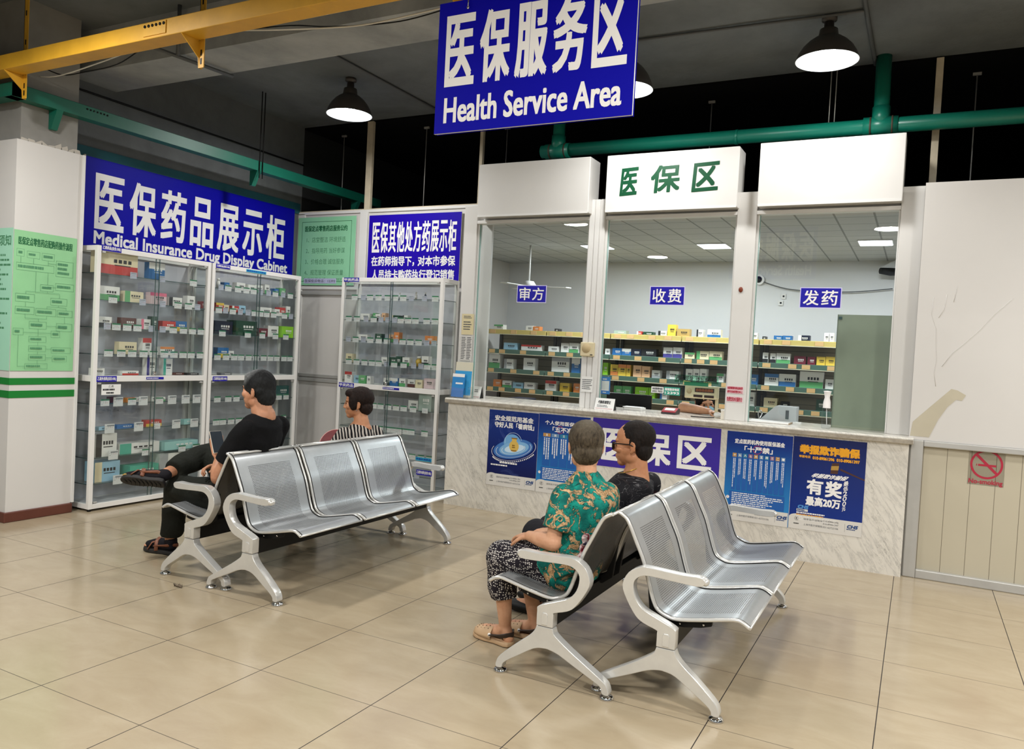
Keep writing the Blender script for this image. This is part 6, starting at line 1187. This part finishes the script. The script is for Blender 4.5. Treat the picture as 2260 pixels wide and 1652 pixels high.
        q.build('vent_holes', mat('clog_holes', '6f5a44', 0.7), c_)
        q = MB(); q.tube([heel + d * .10 + aa * .05 + V3(0, 0, .045), heel + d * .03 + aa * .051 + V3(0, 0, .055), heel - d * .008 + V3(0, 0, .06), heel + d * .03 - aa * .051 + V3(0, 0, .055), heel + d * .10 - aa * .05 + V3(0, 0, .045)], .012, 8, flat=(tuple(d), .35)); st_ = q.build('heel_strap', mat('brown_strap', '33261f', 0.5), c_)
        q = MB(); [q.ellipsoid(heel + d * .10 + aa * s2 * .053 + V3(0, 0, .045), (.009, .005, .009), 10, 6) for s2 in (-1, 1)]; q.build('strap_stud', M_paper, c_)
    q = MB(); rd = random.Random(9)
    for i in range(9): q.ellipsoid((1.765 + .0045 * i + rd.uniform(-.008, .006), 1.36 + rd.uniform(-.03, .02), .50 + .017 * i), (.014, .045, .02), 10, 6)
    v, f = remesh(q, .006, 3, wrinkle(.006)); 
    def bagcol(t2, P): return t2.ramp(t2.noise(P, 30, 3), [(.4, lin('7a1828')), (.5, lin('c9b8b4')), (.6, lin('3a3550'))])
    me = bpy.data.meshes.new('cloth_bag'); me.from_pydata([(a - 1.8, b_ - 1.43, c_ - .48) for a, b_, c_ in v], [], f); me.materials.append(cloth_mat('floral_bag', bagcol)); o = bpy.data.objects.new('cloth_bag', me); COL.objects.link(o); o.location = (1.8, 1.43, .48); tag(o, 'red floral cloth bag tucked between the woman in teal and the seat back', 'bag')
woman_in_teal()

def man_in_sunglasses():
    t = thing('person', 'seated balding person in dark sunglasses and black patterned shirt, in profile', 'person', (1.65, 2.06, 0), 'people waiting on the benches'); F = Fig(); b = MB()
    C = V3(1.752, 2.06, .992); F.head(b, C, (-.985, -.10, -.04), (.03, 0, 1), 1.03); F.limb(b, [C + V3(.02, .0, -.06), V3(1.775, 2.06, .87), V3(1.77, 2.06, .80)], [.054, .06, .08])
    sl, sr = V3(1.735, 1.885, .765), V3(1.80, 2.235, .765); el, er = V3(1.68, 1.83, .55), V3(1.72, 2.30, .55); wl, wr = V3(1.50, 1.92, .55), V3(1.50, 2.18, .55)
    F.limb(b, [sl, el], [.024, .038]); F.limb(b, [el, wl], [.038, .027]); F.limb(b, [sr, er], [.024, .038]); F.limb(b, [er, wr], [.038, .027]); F.hand(b, wl, (-.75, .5, -.1), (0, 0, -1), 1, .4); F.hand(b, wr, (-.75, -.5, -.1), (0, 0, -1), -1, .4); F.limb(b, [V3(1.76, 2.06, .76), V3(1.64, 2.06, .47)], [.09, .10])
    for y in (1.97, 2.15): F.limb(b, [V3(1.64, y, .45), V3(1.25, y, .455), V3(1.27, y, .26), V3(1.27, y, .09)], [.075, .056, .046, .035]); F.limb(b, [V3(1.28, y, .055), V3(1.17, y, .04), V3(1.1, y, .03)], [.036, .034, .026])
    skinobj('body', b, SK3, t, 0.004, 5); h = MB(); P, M = F.P, F.M; k = F.hk
    for c, r in (((-.019, 0, .042), (.096, .080, .083)), ((-.050, 0, -.028), (.048, .066, .062))): h.ellipsoid(P(*c), tuple(x * k for x in r), 22, 14, M=M)
    for s_ in (-1, 1): h.ellipsoid(P(-.02, s_ * .066, .015), (.035, .014, .04), 10, 8, M=M)
    skinobj('hair', h, hair_mat('thin_dark_hair', '0b0807', '1c1410', '241a15'), t, 0.005, 5, hairdisp(.0022, F.hf, F.hs, F.hu, C))
    g = MB()
    for s_ in (-1, 1):
        g.prism([(-.026, -.02), (-.02, -.027), (.014, -.027), (.026, -.012), (.026, .010), (.016, .016), (-.024, .014)], (P(.098, s_ * .036, -.004), F.hs * s_, F.hu, F.hf), .004); g.tube([P(.096, s_ * .062, .005), P(.07, s_ * .080, .006), P(.0, s_ * .086, .004), P(-.03, s_ * .084, -.012)], .0032, 6)
    g.tube([P(.102, -.012, .004), P(.106, 0, .006), P(.102, .012, .004)], .0028, 6); g.build('sunglasses', mat('dark_lens', '0c0d10', 0.12), t)
    q = MB(); q.tube([V3(1.70, 1.99, .84), V3(1.735, 1.985, .845), V3(1.79, 2.0, .87), V3(1.83, 2.06, .88)], .0022, 6); q.build('gold_necklace', mat('gold', 'c9a14a', 0.3, 0.9), t)
    s_ = MB(); s_.tube([V3(1.62, 2.06, .40), V3(1.64, 2.06, .5), V3(1.69, 2.06, .63), V3(1.745, 2.06, .73), V3(1.768, 2.06, .80), V3(1.775, 2.06, .835)], [.165, .172, .175, .185, .145, .092], 24, flat=((-1, 0, .25), .68)); F.limb(s_, [sl + V3(0, .02, -.005), (sl + el) / 2, el + V3(0, 0, .04)], [.070, .066, .06]); F.limb(s_, [sr + V3(0, -.02, -.005), (sr + er) / 2, er + V3(0, 0, .04)], [.070, .066, .06])
    skinobj('patterned_shirt', s_, cloth_mat('black_print', darkprint, 0.7, 0.3), t, 0.006, 8, wrinkle(.004)); p = MB()
    for y in (1.97, 2.15): F.limb(p, [V3(1.65, y, .45), V3(1.45, y, .455), V3(1.25, y, .455), V3(1.265, y, .28), V3(1.27, y, .13)], [.10, .092, .078, .07, .062])
    skinobj('trousers', p, cloth_mat('charcoal_trousers', '1e1e22'), t, 0.008, 6, wrinkle(.004))
    for y in (1.97, 2.15): q = MB(); q.ellipsoid((1.19, y, .036), (.13, .048, .035), 14, 8); q.build('shoe', M_blackmetal, t)
man_in_sunglasses()

def clerk():
    t = thing('person', 'masked clerk with black hair leaning on one arm behind the middle window', 'person', (1.4, 5.3, 0)); t['category'] = 'person'; F = Fig(); b = MB()
    C = V3(1.375, 5.15, 1.085); F.head(b, C, (.48, -.84, -.25), (-.18, 0, 1), 1.0); F.limb(b, [C + V3(-.03, .03, -.07), V3(1.35, 5.24, .98), V3(1.34, 5.28, .90)], [.05, .052, .08])
    sl, sr = V3(1.52, 5.30, .87), V3(1.17, 5.26, .87); er, wr = V3(1.235, 4.925, 1.035), V3(1.50, 4.79, 1.022); el, wl = V3(1.62, 5.15, .74), V3(1.50, 5.02, .74)
    F.limb(b, [sr, sr * .5 + er * .5, er], [.05, .047, .045]); F.limb(b, [er, er * .5 + wr * .5, wr], [.045, .040, .027]); F.hand(b, wr, (.9, -.3, -.05), (0, 0, -1), -1, .3, .95); F.limb(b, [sl, el], [.024, .038]); F.limb(b, [el, wl], [.038, .027]); F.hand(b, wl, (-.6, -.7, 0), (0, 0, -1), 1, .3, .95); F.limb(b, [V3(1.34, 5.3, .86), V3(1.36, 5.46, .5)], [.1, .11])
    for x in (1.27, 1.45): F.limb(b, [V3(x, 5.45, .48), V3(x, 5.06, .47), V3(x, 5.08, .09)], [.075, .056, .036]); F.limb(b, [V3(x, 5.09, .05), V3(x, 4.95, .03)], [.036, .026])
    skinobj('body', b, SK2, t, 0.0045, 5); h = MB(); P, M = F.P, F.M
    for c, r in (((-.016, 0, .04), (.104, .09, .092)), ((-.06, 0, -.04), (.055, .076, .09))): h.ellipsoid(P(*c), r, 22, 14, M=M)
    for s_ in (-1, 1): h.ellipsoid(P(.01, s_ * .074, -.01), (.03, .018, .075), 12, 8, M=M)
    skinobj('hair', h, hair_mat('black_hair', '0c0b0c', '1c1a1b', '121112'), t, 0.005, 2); m_ = MB(); m_.ellipsoid(P(.055, 0, -.055), (.06, .062, .052), 18, 12, M=M); skinobj('face_mask', m_, cloth_mat('blue_mask', '8fb6c4', .8, .3), t, .004, 4)
    e = MB(); [e.ellipsoid(P(.084, s_ * .032, 0), (.008, .011, .006), 8, 6, M=M) for s_ in (-1, 1)]; e.build('eyes', M_blackmetal, t)
    s_ = MB(); s_.tube([V3(1.36, 5.47, .42), V3(1.355, 5.42, .6), V3(1.345, 5.33, .78), V3(1.34, 5.28, .88), V3(1.342, 5.265, .93)], [.16, .17, .19, .16, .08], 22, flat=((0, -1, .3), .66)); F.limb(s_, [sr, sr * .6 + er * .4], [.066, .06]); F.limb(s_, [sl, el], [.066, .05]); F.limb(s_, [el, wl], [.05, .04])
    skinobj('uniform', s_, cloth_mat('dark_uniform', '16171c'), t, .007, 6); p = MB()
    for x in (1.27, 1.45): F.limb(p, [V3(x, 5.45, .48), V3(x, 5.06, .47), V3(x, 5.08, .12)], [.1, .075, .06])
    skinobj('trousers', p, MATS['dark_uniform'], t, .009, 5)
    for x in (1.27, 1.45): q = MB(); q.ellipsoid((x, 5.0, .036), (.047, .12, .034), 12, 8); q.build('shoe', M_blackmetal, t)
    c = thing('stool', 'dark stool under the clerk behind the counter', 'stool', (1.36, 5.45, 0)); q = MB(); q.lathe([(0, .33), (.18, .33), (.18, .37), (0, .37)], (1.36, 5.47, 0), 20); q.build('seat', M_blackmetal, c)
    for a in (0.8, 2.4, 3.9, 5.5): q = MB(); q.tube([(1.36 + .12 * math.cos(a), 5.47 + .12 * math.sin(a), .33), (1.36 + .2 * math.cos(a), 5.47 + .2 * math.sin(a), 0)], .012, 8); q.build('leg', M_chrome, c)
clerk()
